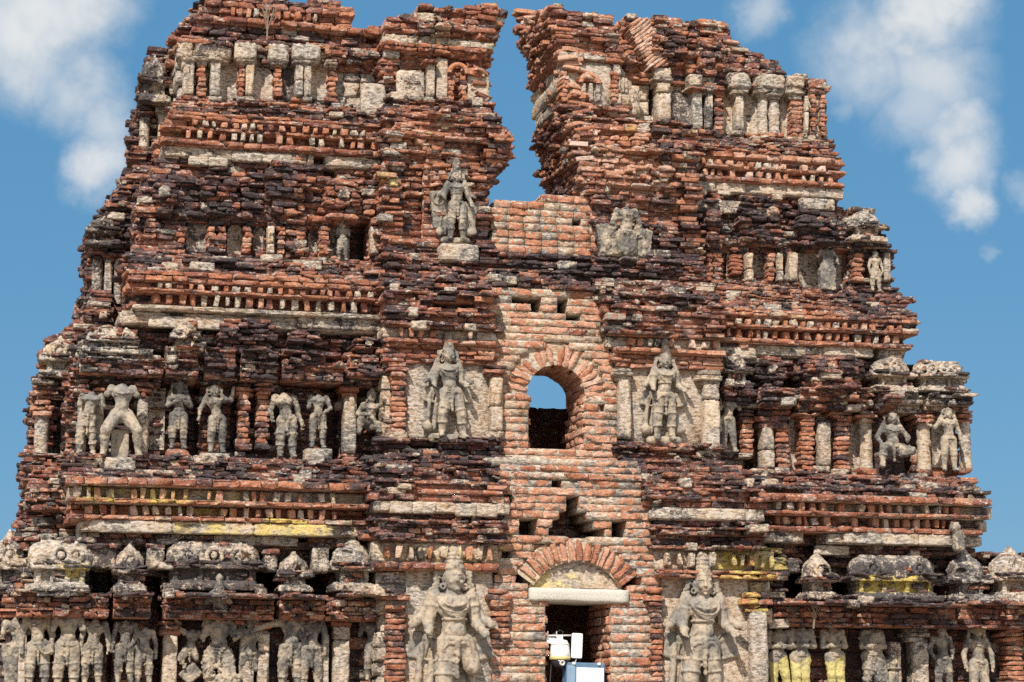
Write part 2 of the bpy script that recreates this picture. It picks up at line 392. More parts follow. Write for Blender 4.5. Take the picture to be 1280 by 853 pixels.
def shaft(mb, u0, u1, v0, v1, y, kind, gx=0.):
    um = (u0+u1)/2; x0, x1 = P(u0, v0, y)[0], P(u1, v0, y)[0]; z0, z1 = P(um, v1, y)[1], P(um, v0, y)[1]; w = x1-x0
    if kind == 'p':                                      # square plastered shaft, broken into two or three lengths
        k = random.choice((1, 1, 2)); zz = [z0]+sorted(U(z0+.3*(z1-z0), z1-.2*(z1-z0)) for _ in range(k-1))+[z1]
        for a, b in zip(zz[:-1], zz[1:]):
            mb.slab((x0+w/2, y+w*.3, (a+b)/2), (w*U(.94, 1), w*.9+.1, b-a), attr=(U(.2, .95), U(.12, .45)+gx, U(.7, 1), 0))
    elif kind == 'r':
        n = 16; V = []; Fq = []; m = 12
        for i in range(m+1):
            r = w/2*(1+.05*math.sin(i*2.1)+random.gauss(0, .02))
            for j in range(n):
                a = j/n*2*math.pi; rr = r*(1+fbm(math.cos(a), math.sin(a), i*.3+x0*7)*.10)
                V.append((x0+w/2+rr*math.cos(a), y+w*.35+rr*math.sin(a), z0+(z1-z0)*i/m))
        for i in range(m):
            for j in range(n): Fq.append((i*n+j, i*n+(j+1) % n, (i+1)*n+(j+1) % n, (i+1)*n+j))
        mb.mesh(V, Fq, (U(.2, .9), U(.2, .45)+gx, .95, 0))
    else:
        st = STY['neat']; n = max(2, round((z1-z0)/.065)); h = (z1-z0)/n
        for i in range(n):
            e = U(-.008, .014)
            mb.brick((x0+w/2+random.gauss(0, .006), y+.1+random.gauss(0, .008), z0+(i+.5)*h), (w+e*2, .26, h*.9), yaw=random.gauss(0, .06), attr=(random.gauss(.58, .12), random.gauss(.35, .15)+gx, U(.05, .3), 0))

def pilaster(par, u0, u1, v0, v1, y, kind='p', cap='b', capf=.2, gx=0., base=True):
    mb = MB(); h = v1-v0; c = h*capf; w = u1-u0
    shaft(mb, u0, u1, v0+c*.9, v1-(h*.08 if base else 0), y, kind, gx)
    if cap:
        block(mb, u0-w*.12, u1+w*.12, v0+c*.62, v0+c, y, .05, .3, cap, 'neat', gx=gx)
        block(mb, u0-w*.32, u1+w*.32, v0+c*.3, v0+c*.6, y, .10, .35, cap, 'neat', gx=gx)
        block(mb, u0-w*.2, u1+w*.2, v0, v0+c*.3, y, .07, .32, cap, 'old', gx=gx)
    if base: block(mb, u0-w*.2, u1+w*.2, v1-h*.1, v1, y, .06, .3, random.choice('bp'), 'old', gx=gx)
    return mb.build('pilaster', par)

def ring(mb, u, v, r, y, t=.03, attr=(.5, .4, 1, 0), a0=0., a1=2*math.pi, sz=1.):
    x, z = P(u, v, y); rr = r/100.0; V = []; Fq = []; n, m = 20, 8
    for i in range(n+1):
        a = a0+(a1-a0)*i/n
        for j in range(m):
            b = j/m*2*math.pi; q = rr+t*math.cos(b)
            V.append((x+q*math.cos(a), y+t*math.sin(b), z+q*math.sin(a)*sz))
    for i in range(n):
        for j in range(m): Fq.append((i*m+j, i*m+(j+1) % m, (i+1)*m+(j+1) % m, (i+1)*m+j))
    mb.mesh(V, Fq, attr)

def shrine(par, u0, u1, v0, v1, y, proj=.3, mat='b', shala=False, gx=0.1, kudu=True, hue=None):
    """small pavilion of the parapet: neck, spreading eave, rounded roof"""
    mb = MB(); h = v1-v0; w = u1-u0
    prof = [(1.00, .86, .10, .70), (.86, .62, .20, .66), (.62, .52, .02, 1.0), (.52, .42, -.02, .95), (.42, .28, .05, .92), (.28, .14, .08, .80), (.14, 0, .14, .56)]
    for i, (f1, f0, inset, ww) in enumerate(prof):
        if shala: ww = ww**.35
        k = mat if mat != 'm' else random.choice('bbp')
        cw = w*ww/2; um = (u0+u1)/2
        block(mb, um-cw, um+cw, v0+h*f0, v0+h*f1, y, proj-inset*proj*2, .4, k, random.choice(('dark', 'old')), gx=gx)
    if kudu:
        for q in ((.5,) if not shala else (.25, .55, .82)):
            if shala and random.random() < .3: continue
            uu = u0+w*q
            if random.random() < .45: continue
            ring(mb, uu, v0+h*.36, h*.12, y-proj*.98+.0, .022, (U(.4, .6), U(.3, .6)+gx, U(.3, 1), 0), U(-.3, .3), U(2.6, 5.5))
            x, z = P(uu, v0+h*.36, y-proj-.02); rad = h*.0010
            mb.slab((x, y-proj+.06, z), (h*U(.0018, .003), .16, h*U(.0018, .0026)), roll=U(-.2, .2), attr=(.5, U(.4, .7), U(.5, 1), 0))
    return mb.build('miniature_shrine', par)

def panel(name, par, u0, u1, v0, v1, y, th=.06, gx=0., rot=0., plas=.95, n=1, label=None, yel=0.):
    mb = MB(); um, vm = (u0+u1)/2, (v0+v1)/2
    x0, x1 = P(u0, vm, y)[0], P(u1, vm, y)[0]; z0, z1 = P(um, v1, y)[1], P(um, v0, y)[1]
    for i in range(n):
        a, b = x0+(x1-x0)*i/n, x0+(x1-x0)*(i+1)/n
        mb.slab(((a+b)/2, y+th/2, (z0+z1)/2), (b-a, th, z1-z0), roll=rot, attr=(U(.3, .8), .3+gx, plas, yel))
    return mb.build(name, par, label=label)

def niche_back(par, u0, u1, v0, v1, y, gx=.2, arch=False):
    mb = MB(); um = (u0+u1)/2
    x0, x1 = P(u0, (v0+v1)/2, y)[0], P(u1, (v0+v1)/2, y)[0]; z0, z1 = P(um, v1, y)[1], P(um, v0, y)[1]
    n, m = 10, 14; V = []; Fq = []
    for i in range(m+1):
        for j in range(n+1):
            s = j/n*2-1; t = i/m
            if arch and t > .6: s *= math.sqrt(max(.0, 1-((t-.6)/.42)**2))
            V.append(((x0+x1)/2+s*(x1-x0)/2, y+.05*(1-s*s)+fbm(s, x0*3, t*2, 2)*.015, z0+(z1-z0)*t))
    for i in range(m):
        for j in range(n): a = i*(n+1)+j; Fq.append((a, a+1, a+n+2, a+n+1))
    mb.mesh(V, Fq, (.45, .35+gx, 1.0, 0))
    return mb.build('niche_panel', par)

# ------------------------------------------------------------------ surface marks (u, v, half width, half height, channel, amount)
REG += [
 (255, 638, 170, 30, 'h', .12), (255, 640, 165, 26, 'g', -.16), (255, 640, 160, 24, 'p', .20), (330, 658, 50, 6, 'y', 0.55), (180, 624, 90, 14, 'y', 0.39), (300, 642, 110, 8, 'y', 0.28), (260, 660, 40, 5, 'y', 0.40),
 (1100, 645, 150, 26, 'g', -.15), (1090, 640, 130, 18, 'h', .08), (1010, 640, 40, 12, 'y', 0.29),
 (560, 692, 80, 16, 'p', .2), (555, 692, 85, 14, 'y', 0.40), (935, 700, 36, 14, 'y', 0.67), (930, 722, 30, 10, 'y', 0.67), (925, 750, 22, 20, 'y', 0.45), (930, 790, 40, 50, 'y', 0.17),
 (590, 425, 45, 18, 'y', 0.29), (590, 430, 45, 18, 'h', .15), (855, 440, 60, 18, 'h', .18), (870, 440, 40, 18, 'y', 0.26),
 (670, 790, 45, 70, 'y', 0.33), (660, 695, 25, 25, 'y', 0.27), (660, 695, 25, 30, 'p', .12), (790, 800, 26, 60, 'y', 0.27), (650, 800, 35, 60, 'p', .13),
 (150, 440, 60, 10, 'p', .4), (75, 705, 45, 40, 'p', .5), (90, 715, 25, 12, 'y', 0.29),
 (300, 70, 110, 14, 'p', .3), (395, 92, 14, 20, 'y', 0.29), (960, 120, 60, 12, 'y', 0.33), (960, 140, 60, 25, 'p', .2), (240, 60, 14, 12, 'y', 0.29),
 (575, 52, 40, 10, 'y', 0.40), (790, 190, 60, 60, 'h', .12), (810, 215, 60, 30, 'h', .10), (490, 228, 10, 8, 'y', 0.55), (540, 165, 20, 8, 'y', 0.45), (780, 170, 12, 10, 'y', 0.45),
 (560, 90, 80, 80, 'g', -.12), (740, 120, 80, 110, 'g', -.18), (740, 120, 80, 110, 'h', .10), (570, 170, 70, 70, 'h', .06),
 (330, 240, 160, 40, 'h', -.06), (340, 290, 160, 30, 'g', .05), (330, 560, 240, 40, 'g', .06), (260, 730, 180, 30, 'g', .10), (1100, 730, 120, 28, 'g', .10),
 (1000, 210, 60, 15, 'h', .14), (1050, 760, 130, 12, 'g', .08), (680, 300, 65, 50, 'h', -.08), (680, 300, 65, 50, 'g', .10), (690, 350, 60, 18, 'g', .18),
 (1000, 60, 120, 60, 'p', .10), (900, 60, 100, 40, 'h', .04), (1180, 480, 40, 40, 'p', .35), (1220, 640, 25, 30, 'p', .3), (1250, 700, 40, 30, 'p', .25), (1095, 290, 20, 40, 'p', .2),
 (60, 560, 40, 70, 'p', .15), (150, 110, 40, 70, 'g', .14), (130, 330, 40, 60, 'g', .10),
 (1120, 730, 50, 12, 'y', 0.34), (105, 580, 20, 10, 'y', 0.34),
 (255, 640, 165, 28, 'y', 0.17), (560, 692, 85, 18, 'y', 0.02), (300, 622, 120, 12, 'y', 0.02),
]
YA, YB, YC, YD = 0., .55, 1.05, 1.5
tower = bpy.data.objects.new('temple_tower', None); col.objects.link(tower)
tag(tower, 'ruined red brick temple gateway tower, stepped and carved, split by a gap at its top', 'temple tower')

ST = []
def storey(label, fn):
    mb = MB(); fn(mb); o = mb.build('storey_wall', tower, label=label); ST.append(o); return o

# ---------------- lowest storey
def f(mb):
    wall(mb, YA, 250, [(92, 566), (88, 600), (90, 650), (108, 664), (40, 690), (15, 745), (8, 800), (-10, 900), (-60, 1085)], [(486, 560), (486, 1085)],
      [(566, 602, (.20, -.42), 'ledge'), (602, 612, .26, 'neat'), (612, 628, .00, 'plast'), (628, 634, .24, 'neat'), (634, 648, -.04, 'neat'), (648, 654, .18, 'neat'), (654, 668, .10, 'plast'),
       (668, 682, -.06, 'dark'), (682, 742, -.24, 'dark'), (742, 750, -.02, 'ledge'), (750, 775, -.05, 'old'), (775, 870, -.26, 'niche'), (870, 1083, .10, 'neat')],
      bumps=[(a, b, 746, 778, .30) for a, b in ((20, 135), (138, 188), (203, 340), (345, 402), (412, 484))]+[(a-5, b+5, 740, 750, .34) for a, b in ((20, 135), (140, 186), (205, 338), (348, 400), (412, 484))]
            +[(20, 120, 668, 742, .12), (205, 330, 735, 742, .2)],
      holes=[(112, 711, 143, 742, .6), (181, 714, 204, 744, .6), (320, 712, 350, 744, .6), (388, 712, 416, 746, .7), (134, 744, 140, 780, .45), (187, 738, 204, 780, .5), (340, 742, 347, 780, .45), (402, 738, 412, 778, .5), (136, 775, 142, 860, .3), (188, 780, 204, 860, .4), (268, 666, 278, 673, .3), (372, 666, 388, 680, .4), (402, 560, 412, 574, .3)], ends='L', backL=.9)
storey('lowest storey, left wing', f)
def f(mb):
    wall(mb, YA, 1080, [(940, 590), (940, 1085)], [(1205, 590), (1226, 625), (1228, 650), (1218, 668), (1222, 688), (1330, 696), (1330, 1085)],
      [(588, 622, (.22, -.40), 'ledge'), (622, 631, .27, 'neat'), (631, 643, .02, 'plast'), (643, 648, .25, 'neat'), (648, 661, -.05, 'dark'), (661, 668, .2, 'neat'), (668, 681, .12, 'plast'),
       (681, 692, -.08, 'dark'), (692, 752, -.24, 'dark'), (752, 760, 0, 'ledge'), (760, 785, -.05, 'old'), (785, 870, -.26, 'niche'), (870, 1083, .10, 'neat')],
      bumps=[(a, b, 755, 787, .30) for a, b in ((960, 1056), (1060, 1188), (1192, 1240), (1244, 1330))]+[(a-4, b+4, 750, 760, .34) for a, b in ((960, 1056), (1065, 1185), (1195, 1238), (1244, 1330))],
      holes=[(990, 714, 1022, 756, .7), (1042, 722, 1080, 752, .6), (1172, 730, 1196, 756, .5), (1052, 800, 1066, 870, .4), (1236, 730, 1246, 750, .4), (1055, 755, 1062, 790, .45), (1187, 752, 1194, 790, .45), (1239, 752, 1246, 790, .45), (940, 745, 960, 756, .3), (1002, 672, 1030, 690, .4)], ends='R')
storey('lowest storey, right wing', f)
def f(mb):
    wall(mb, -.45, 545, [(474, 566), (470, 640), (468, 700), (478, 720), (480, 1085)], [(626, 566), (628, 640), (622, 700), (615, 800), (612, 1085)],
      [(564, 606, (.12, -.40), 'ledge'), (606, 628, .12, 'old'), (628, 642, .10, 'plast'), (642, 652, .02, 'dark'), (652, 678, .16, 'ledge'), (678, 704, .04, 'plast'), (704, 714, .12, 'neat'), (714, 870, -.12, 'plast'), (870, 1081, .10, 'neat')],
      holes=[(580, 647, 588, 655, .3), (548, 580, 560, 590, .3), (553, 586, 572, 596, .25)], ends='LR', thick=.8)
    wall(mb, -.45, 890, [(798, 576), (805, 610), (815, 660), (820, 720), (824, 1085)], [(945, 576), (948, 690), (965, 705), (962, 1085)],
      [(576, 612, (.12, -.40), 'ledge'), (612, 636, .12, 'old'), (636, 652, .10, 'plast'), (652, 662, .02, 'dark'), (662, 688, .16, 'ledge'), (688, 714, .04, 'plast'), (714, 724, .12, 'neat'), (724, 870, -.12, 'plast'), (870, 1081, .10, 'neat')],
      holes=[(944, 690, 955, 700, .3)], ends='LR', thick=.8)
storey('lowest storey, projecting bays beside the doorway', f)

# ---------------- repaired brick strip with the two openings
YS = -.42
xd0, xd1 = P(682, 790, YS)[0], P(764, 790, YS)[0]; zd = P(722, 754, YS)[1]
dcx, dcz = P(722, 770, YS); dR, dr = .92, .66
def door_cut(za, zb):
    return [(xd0, xd1)] if (za+zb)/2 < zd else []
mb = MB()
xe0, xe1 = P(660, 740, YS)[0], P(787, 740, YS)[0]
def in_arch(za, zb):
    zm = (za+zb)/2
    if zm < zd: return [(xd0, xd1)]
    if zm < P(722, 734, YS)[1]: return [(xe0, xe1)]
    q = dR**2-(zm-dcz)**2
    return [(dcx-math.sqrt(q), dcx+math.sqrt(q))] if q > .02 else []
wall(mb, YS, 720, [(624, 574), (628, 640), (622, 700), (615, 800), (612, 1085)], [(797, 574), (806, 610), (816, 660), (822, 720), (826, 1085)],
  [(574, 600, (.03, -.03), 'clean'), (600, 853, 0, 'clean'), (853, 1081, .0, 'clean')],
  holes=[(649, 647, 672, 668, .5), (686, 656, 756, 667, .7), (691, 646, 742, 657, .7), (699, 636, 733, 647, .7), (708, 624, 724, 637, .6), (765, 654, 783, 672, .5), (690, 601, 702, 607, .3), (727, 608, 752, 614, .4), (638, 589, 652, 593, .3), (760, 590, 780, 594, .3), (628, 619, 640, 623, .3), (668, 681, 684, 685, .3), (627, 692, 640, 697, .3)],
  cuts=in_arch, thick=.95)
strip = mb.build('repaired_brickwork', tower, label='repaired pinkish brickwork above and beside the doorway')
mb = MB()                                         # relieving arch, its filling, and the lintel
a = 36.
while a < 144.5:
    t = R(a); rm = (dR+dr)/2
    for k in range(3):
        mb.brick((dcx+rm*math.cos(t), YS+.165+k*.3-random.random()*.012, dcz+rm*math.sin(t)), ((dR-dr)*U(.88, 1.0), .32, .075), roll=t+random.gauss(0, .05), attr=(random.gauss(.72, .1), U(.1, .3), U(.1, .3), 0))
    a += U(6.6, 8.2)
mb.build('relieving_arch', strip)
mb = MB(); V = []; zb_ = P(722, 735, YS)[1]; Fq = []
for i in range(25):
    t = R(33+114*i/24); xx, zz = dcx+(dr+.03)*math.cos(t), max(zb_, dcz+(dr+.03)*math.sin(t))
    for k in range(6): V.append((xx, YS+.10+fbm(xx*4, 0, k*.5)*.04, zb_+(zz-zb_)*k/5))
for i in range(24):
    for k in range(5): Fq.append((i*6+k, (i+1)*6+k, (i+1)*6+k+1, i*6+k+1))
mb.mesh(V, Fq, (.6, .3, .8, .30))
def annulus(mb, cx, cz, r0, r1, y, a0, a1, attr):
    V = []; Fq = []
    for i in range(41):
        t = R(a0+(a1-a0)*i/40)
        for r in (r0, (r0+r1)/2, r1): V.append((cx+r*math.cos(t), y+fbm(i*.4, r*4, 0)*.02, cz+r*math.sin(t)))
    for i in range(40):
        for k in range(2): Fq.append((i*3+k, i*3+k+1, (i+1)*3+k+1, (i+1)*3+k))
    mb.mesh(V, Fq, attr)
annulus(mb, dcx, dcz, dr-.01, dR+.02, YS+.035, 34, 146, (.7, .2, .8, .1))
# solid behind the filling
mb.box(dcx-.62, dcx+.62, YS+.16, YS+.9, P(722, 735, YS)[1], P(722, 708, YS)[1], (.6, .3, .8, .2))
me = mb.build('arch_filling', strip)
GRA = plain('grey_granite', (.50, .47, .41), .9, var=.42, scale=85)
def stone_slab(name, par, x0, x1, y0, y1, z0, z1, mat, roll=0.):
    V, Fq = lattice(np.linspace(-.5, .5, 15), np.linspace(-.5, .5, 7), np.linspace(-.5, .5, 6), True)
    e = (np.abs(np.abs(V)-.5) < 1e-6).sum(1); W = V*np.array([x1-x0, y1-y0, z1-z0])
    W -= np.sign(V)*(np.abs(np.abs(V)-.5) < 1e-6)*(e >= 2)[:, None]*.012
    W += np.array([[fbm(*(p*3+7)) for _ in range(1)]*3 for p in W]).reshape(-1, 3)*.008
    c, s = math.cos(roll), math.sin(roll); X = W[:, 0]*c-W[:, 2]*s; Z = W[:, 0]*s+W[:, 2]*c
    W = np.stack([X+(x0+x1)/2, W[:, 1]+(y0+y1)/2, Z+(z0+z1)/2], 1)
    return mesh_obj(name, W, Fq, None, par, mat)
stone_slab('stone_lintel', strip, xe0+.01, xe1-.01, YS-.05, YS+.62, zd+.004, P(722, 735, YS)[1]-.004, GRA, R(-.6))
mb = MB(); mb.box(xd0-.25, xd1+.25, YS+.6, YS+.97, zd+.03, P(722, 735, YS)[1], (.5, .5, .5, 0)); mb.build('inner_lintel', strip)

YW = .18
wcx, wcz = P(696, 493, YW); wr, wR = .365, .64; zwb = P(696, 566, YW)[1]
def win_cut(za, zb):
    zm = (za+zb)/2
    if zm < zwb: return []
    if zm < wcz: return [(wcx-wr, wcx+wr)]
    q = wR**2-(zm-wcz)**2
    return [(wcx-math.sqrt(q), wcx+math.sqrt(q))] if q > .01 else []
mb = MB()
wall(mb, YW, 690, [(615, 340), (612, 400), (616, 460), (622, 580)], [(745, 340), (752, 400), (768, 450), (776, 580)],
  [(336, 362, (.06, -.12), 'old'), (362, 580, 0, 'clean')],
  holes=[(640, 374, 668, 379, .35), (664, 372, 677, 391, .6), (697, 374, 710, 392, .6), (677, 372, 688, 376, .3), (692, 363, 716, 367, .35), (651, 345, 664, 349, .3), (628, 357, 638, 362, .3), (636, 352, 648, 357, .3), (708, 393, 726, 397, .3), (676, 391, 688, 395, .3), (693, 326, 706, 331, .3), (744, 457, 752, 461, .3), (726, 512, 740, 518, .25), (748, 510, 756, 516, .25)],
  cuts=win_cut, thick=.85)
strip2 = mb.build('repaired_brickwork', tower, label='repaired pinkish brickwork around the arched window')
mb = MB(); a = 2.
while a < 179:
    t = R(a); rm = (wR+wr)/2
    gapped = any(abs(a-g) < 4.5 for g in (52, 91, 124))
    for k in range(3):
        if gapped and k == 0: continue
        mb.brick((wcx+rm*math.cos(t), YW+.175+k*.29+(0 if k else random.gauss(0, .008)), wcz+rm*math.sin(t)), ((wR-wr)*U(.86, 1.0), .31, U(.07, .088)), roll=t+random.gauss(0, .04), attr=(random.gauss(.74, .09), U(.08, .3), U(.1, .35), 0))
    a += U(8.2, 9.6)
annulus(mb, wcx, wcz, wr+.01, wR+.02, YW+.04, 0, 180, (.7, .2, .8, .1)); mb.build('window_arch', strip2)

def f(mb):
    wall(mb, .80, 680, [(614, 245), (614, 350)], [(752, 240), (752, 350)], [(243, 318, 0, 'clean'), (318, 348, (.14, .02), 'ledge')],
      holes=[(644, 294, 656, 300, .4), (671, 295, 690, 300, .4), (716, 276, 726, 281, .4), (640, 335, 652, 339, .3)], top=[(614, 252), (640, 249), (664, 250), (672, 246), (692, 246), (712, 243), (750, 240)], thick=.9)
storey('low parapet wall of repaired brick under the gap', f)

# ---------------- second storey
def f(mb):
    wall(mb, YB, 300, [(165, 316), (160, 345), (170, 392), (115, 405), (98, 445), (95, 480), (98, 570), (90, 604)], [(494, 316), (494, 604)],
      [(316, 346, (.18, -.36), 'ledge'), (346, 360, .20, 'neat'), (360, 369, .06, 'neat'), (369, 373, .20, 'neat'), (373, 389, -.07, 'dark'), (389, 395, .17, 'plast'), (395, 411, .05, 'plast'),
       (411, 442, -.12, 'dark'), (442, 452, .02, 'ledge'), (452, 477, .0, 'dark'), (477, 572, -.24, 'dark'), (572, 602, (.12, .05), 'ledge')],
      bumps=[(a, b, 440, 479, .24) for a, b in ((98, 202), (206, 246), (254, 292), (299, 345), (350, 426), (430, 492))]+[(a, b, 411, 442, .18) for a, b in ((110, 172), (216, 252), (272, 344), (360, 402))],
      holes=[(190, 434, 207, 452, .5), (404, 446, 434, 458, .5), (346, 448, 372, 456, .3), (212, 390, 229, 412, .5), (232, 406, 258, 411, .3), (405, 480, 430, 572, .35), (236, 478, 252, 574, .3), (202, 560, 232, 576, .4), (292, 480, 300, 560, .25), (262, 590, 276, 596, .3)], ends='L', backL=1.5)
storey('second storey, left wing', f)
def f(mb):
    wall(mb, YB, 1010, [(895, 370), (895, 612)], [(1120, 362), (1140, 392), (1143, 412), (1130, 440), (1128, 447), (1200, 451), (1206, 500), (1208, 560), (1212, 614)],
      [(366, 392, (.16, -.36), 'ledge'), (392, 402, .20, 'neat'), (402, 412, .08, 'neat'), (412, 416, .20, 'neat'), (416, 428, -.07, 'dark'), (428, 434, .17, 'neat'), (434, 448, .06, 'plast'),
       (448, 490, -.12, 'dark'), (490, 498, .04, 'ledge'), (498, 513, 0, 'dark'), (513, 592, -.26, 'niche'), (592, 616, (.12, .05), 'ledge')],
      bumps=[(a, b, 488, 515, .24) for a, b in ((898, 932), (944, 986), (994, 1076), (1092, 1146), (1152, 1216))]+[(a, b, 448, 490, .18) for a, b in ((1010, 1060), (1000, 1075))],
      holes=[(918, 470, 938, 484, .4), (970, 468, 1002, 486, .5), (1072, 474, 1090, 488, .4), (1072, 444, 1098, 452, .4), (1140, 480, 1152, 500, .4), (940, 520, 952, 592, .35), (1078, 520, 1092, 590, .2), (1142, 520, 1152, 592, .35), (985, 582, 1000, 596, .35), (1040, 610, 1052, 618, .3)], ends='R')
storey('second storey, right wing', f)
def f(mb):
    wall(mb, .13, 550, [(478, 335), (482, 400), (484, 570)], [(616, 335), (612, 400), (618, 460), (622, 580)],
      [(332, 372, (.16, -.36), 'ledge'), (372, 404, .12, 'old'), (404, 412, .16, 'ledge'), (412, 426, .02, 'plast'), (426, 432, .12, 'neat'), (432, 455, .02, 'neat'), (455, 548, -.12, 'plast'), (548, 578, (.16, .08), 'ledge')],
      holes=[(540, 380, 592, 385, .3), (510, 552, 548, 562, .3)], ends='LR')
    wall(mb, .13, 835, [(748, 345), (752, 400), (768, 450), (772, 586)], [(898, 345), (902, 586)],
      [(342, 380, (.16, -.36), 'ledge'), (380, 414, .12, 'old'), (414, 424, .16, 'ledge'), (424, 438, .02, 'plast'), (438, 444, .12, 'neat'), (444, 462, .02, 'neat'), (462, 555, -.12, 'plast'), (555, 586, (.16, .08), 'ledge')],
      holes=[(789, 557, 800, 566, .3), (862, 560, 888, 567, .3), (796, 377, 806, 385, .3), (824, 380, 840, 384, .3)], ends='LR')
storey('second storey, projecting bays beside the arched window', f)

# ---------------- third storey
def f(mb):
    wall(mb, YC, 330, [(222, 122), (205, 165), (200, 205), (186, 215), (172, 260), (165, 318), (158, 345)], [(484, 122), (484, 345)],
      [(122, 148, (.12, -.30), 'ledge'), (148, 158, .12, 'neat'), (158, 167, .05, 'neat'), (167, 171, .14, 'neat'), (171, 183, -.07, 'neat'), (183, 190, .14, 'neat'), (190, 204, .06, 'plast'),
       (204, 236, .02, 'old'), (236, 268, .02, 'old'), (268, 276, .03, 'old'), (276, 318, -.06, 'old'), (318, 340, (.14, .04), 'ledge')],
      bumps=[(250, 300, 236, 268, .05), (330, 380, 214, 268, .06), (420, 452, 240, 268, .05), (180, 226, 276, 318, .10), (260, 282, 276, 318, .08), (334, 352, 276, 318, .08), (356, 380, 276, 318, .08), (402, 414, 276, 318, .08)],
      holes=[(204, 316, 214, 330, .4), (236, 318, 258, 328, .35), (437, 278, 462, 326, .5), (276, 232, 300, 242, .2), (405, 205, 420, 220, .35), (392, 195, 406, 205, .3), (288, 322, 300, 328, .3)],
      niches=[(233, 274, 258, 312, .16), (284, 280, 304, 316, .14), (316, 282, 331, 312, .14), (385, 286, 399, 316, .18), (412, 280, 436, 326, .22)], ends='L', backL=2.0)
storey('third storey, left wing', f)
def f(mb):
    wall(mb, YC, 970, [(860, 160), (860, 375)], [(1030, 162), (1050, 200), (1050, 236), (1044, 258), (1058, 264), (1106, 266), (1112, 300), (1117, 360), (1128, 376)],
      [(166, 196, (.12, -.30), 'ledge'), (196, 204, .12, 'neat'), (204, 213, .05, 'neat'), (213, 217, .14, 'neat'), (217, 227, -.07, 'neat'), (227, 233, .14, 'neat'), (233, 246, .06, 'plast'),
       (246, 300, -.04, 'dark'), (300, 309, .06, 'dark'), (309, 352, -.08, 'dark'), (352, 376, (.14, .04), 'ledge')],
      bumps=[(924, 975, 246, 309, .16), (880, 900, 250, 309, .12), (1000, 1055, 280, 309, .10), (1062, 1110, 262, 309, .14), (888, 902, 309, 352, .08), (1064, 1076, 309, 352, .08)],
      niches=[(908, 312, 930, 350, .14), (940, 312, 958, 350, .14), (998, 314, 1062, 362, .28), (866, 312, 880, 345, .3), (982, 314, 992, 342, .2)], holes=[(902, 338, 908, 346, .3)], ends='R')
storey('third storey, right wing', f)
def f(mb):
    wall(mb, .75, 560, [(482, 128), (478, 200), (482, 345)], [(615, 148), (630, 170), (632, 190), (627, 205), (613, 225), (609, 248), (615, 345)],
      [(128, 150, (.08, -.30), 'ledge'), (150, 172, .06, 'old'), (172, 176, .12, 'old'), (176, 196, .04, 'old'), (196, 304, 0, 'old'), (304, 345, (.22, .05), 'ledge')],
      bumps=[(486, 530, 196, 300, -.10), (606, 650, 150, 232, -.05)], ends='LR', thick=1.2, backR=2.6)
    wall(mb, .75, 800, [(715, 148), (724, 190), (734, 225), (740, 246), (742, 252), (744, 350)], [(868, 140), (872, 260), (880, 350)],
      [(140, 160, (.08, -.30), 'ledge'), (160, 190, .05, 'old'), (190, 226, .06, 'old'), (226, 260, .02, 'old'), (260, 318, -.02, 'old'), (318, 350, (.22, .05), 'ledge')],
      bumps=[(812, 870, 200, 330, -.06)], ends='LR', thick=1.4, backL=2.6)
storey('third storey, two masses of brick beside the gap', f)

# ---------------- topmost storey
def f(mb):
    wall(mb, YD, 330, [(262, -30), (258, 0), (240, 40), (222, 58), (222, 100), (228, 128), (220, 150)], [(486, -30), (486, 150)],
      [(-30, 6, -.02, 'old'), (6, 14, .04, 'neat'), (14, 28, -.04, 'neat'), (28, 35, .10, 'neat'), (35, 54, .0, 'old'), (54, 66, .10, 'old'), (66, 80, .03, 'old'), (80, 126, -.10, 'plast'), (126, 150, (.12, .02), 'ledge')],
      holes=[(296, 46, 322, 50, .3), (458, 44, 478, 52, .2), (274, 88, 299, 122, .10)], top=[(240, -8), (300, -4), (434, 0), (438, 18), (441, 36), (462, 38), (478, 32), (486, 26)], ends='L', backL=2.7, thick=1.2)
storey('topmost storey, left wing', f)
def f(mb):
    wall(mb, YD, 930, [(778, 10), (778, 190)], [(908, 14), (918, 45), (934, 60), (972, 82), (984, 98), (1030, 103), (1033, 140), (1034, 168), (1042, 194)],
      [(14, 60, (-.04, -.14), 'old'), (60, 88, (.06, -.02), 'old'), (88, 100, .12, 'old'), (100, 112, .04, 'old'), (112, 168, -.10, 'plast'), (168, 192, (.12, .02), 'ledge')],
      bumps=[(1010, 1036, 104, 170, .10), (835, 870, 30, 75, .12), (868, 900, 20, 90, .05)], holes=[(815, 105, 822, 150, .4), (878, 40, 890, 47, .2), (844, 115, 862, 160, .1)],
      top=[(778, 22), (795, 18), (905, 22), (918, 40), (935, 55), (960, 62), (975, 80), (1034, 100)], ends='R', thick=1.2)
storey('topmost storey, right wing', f)
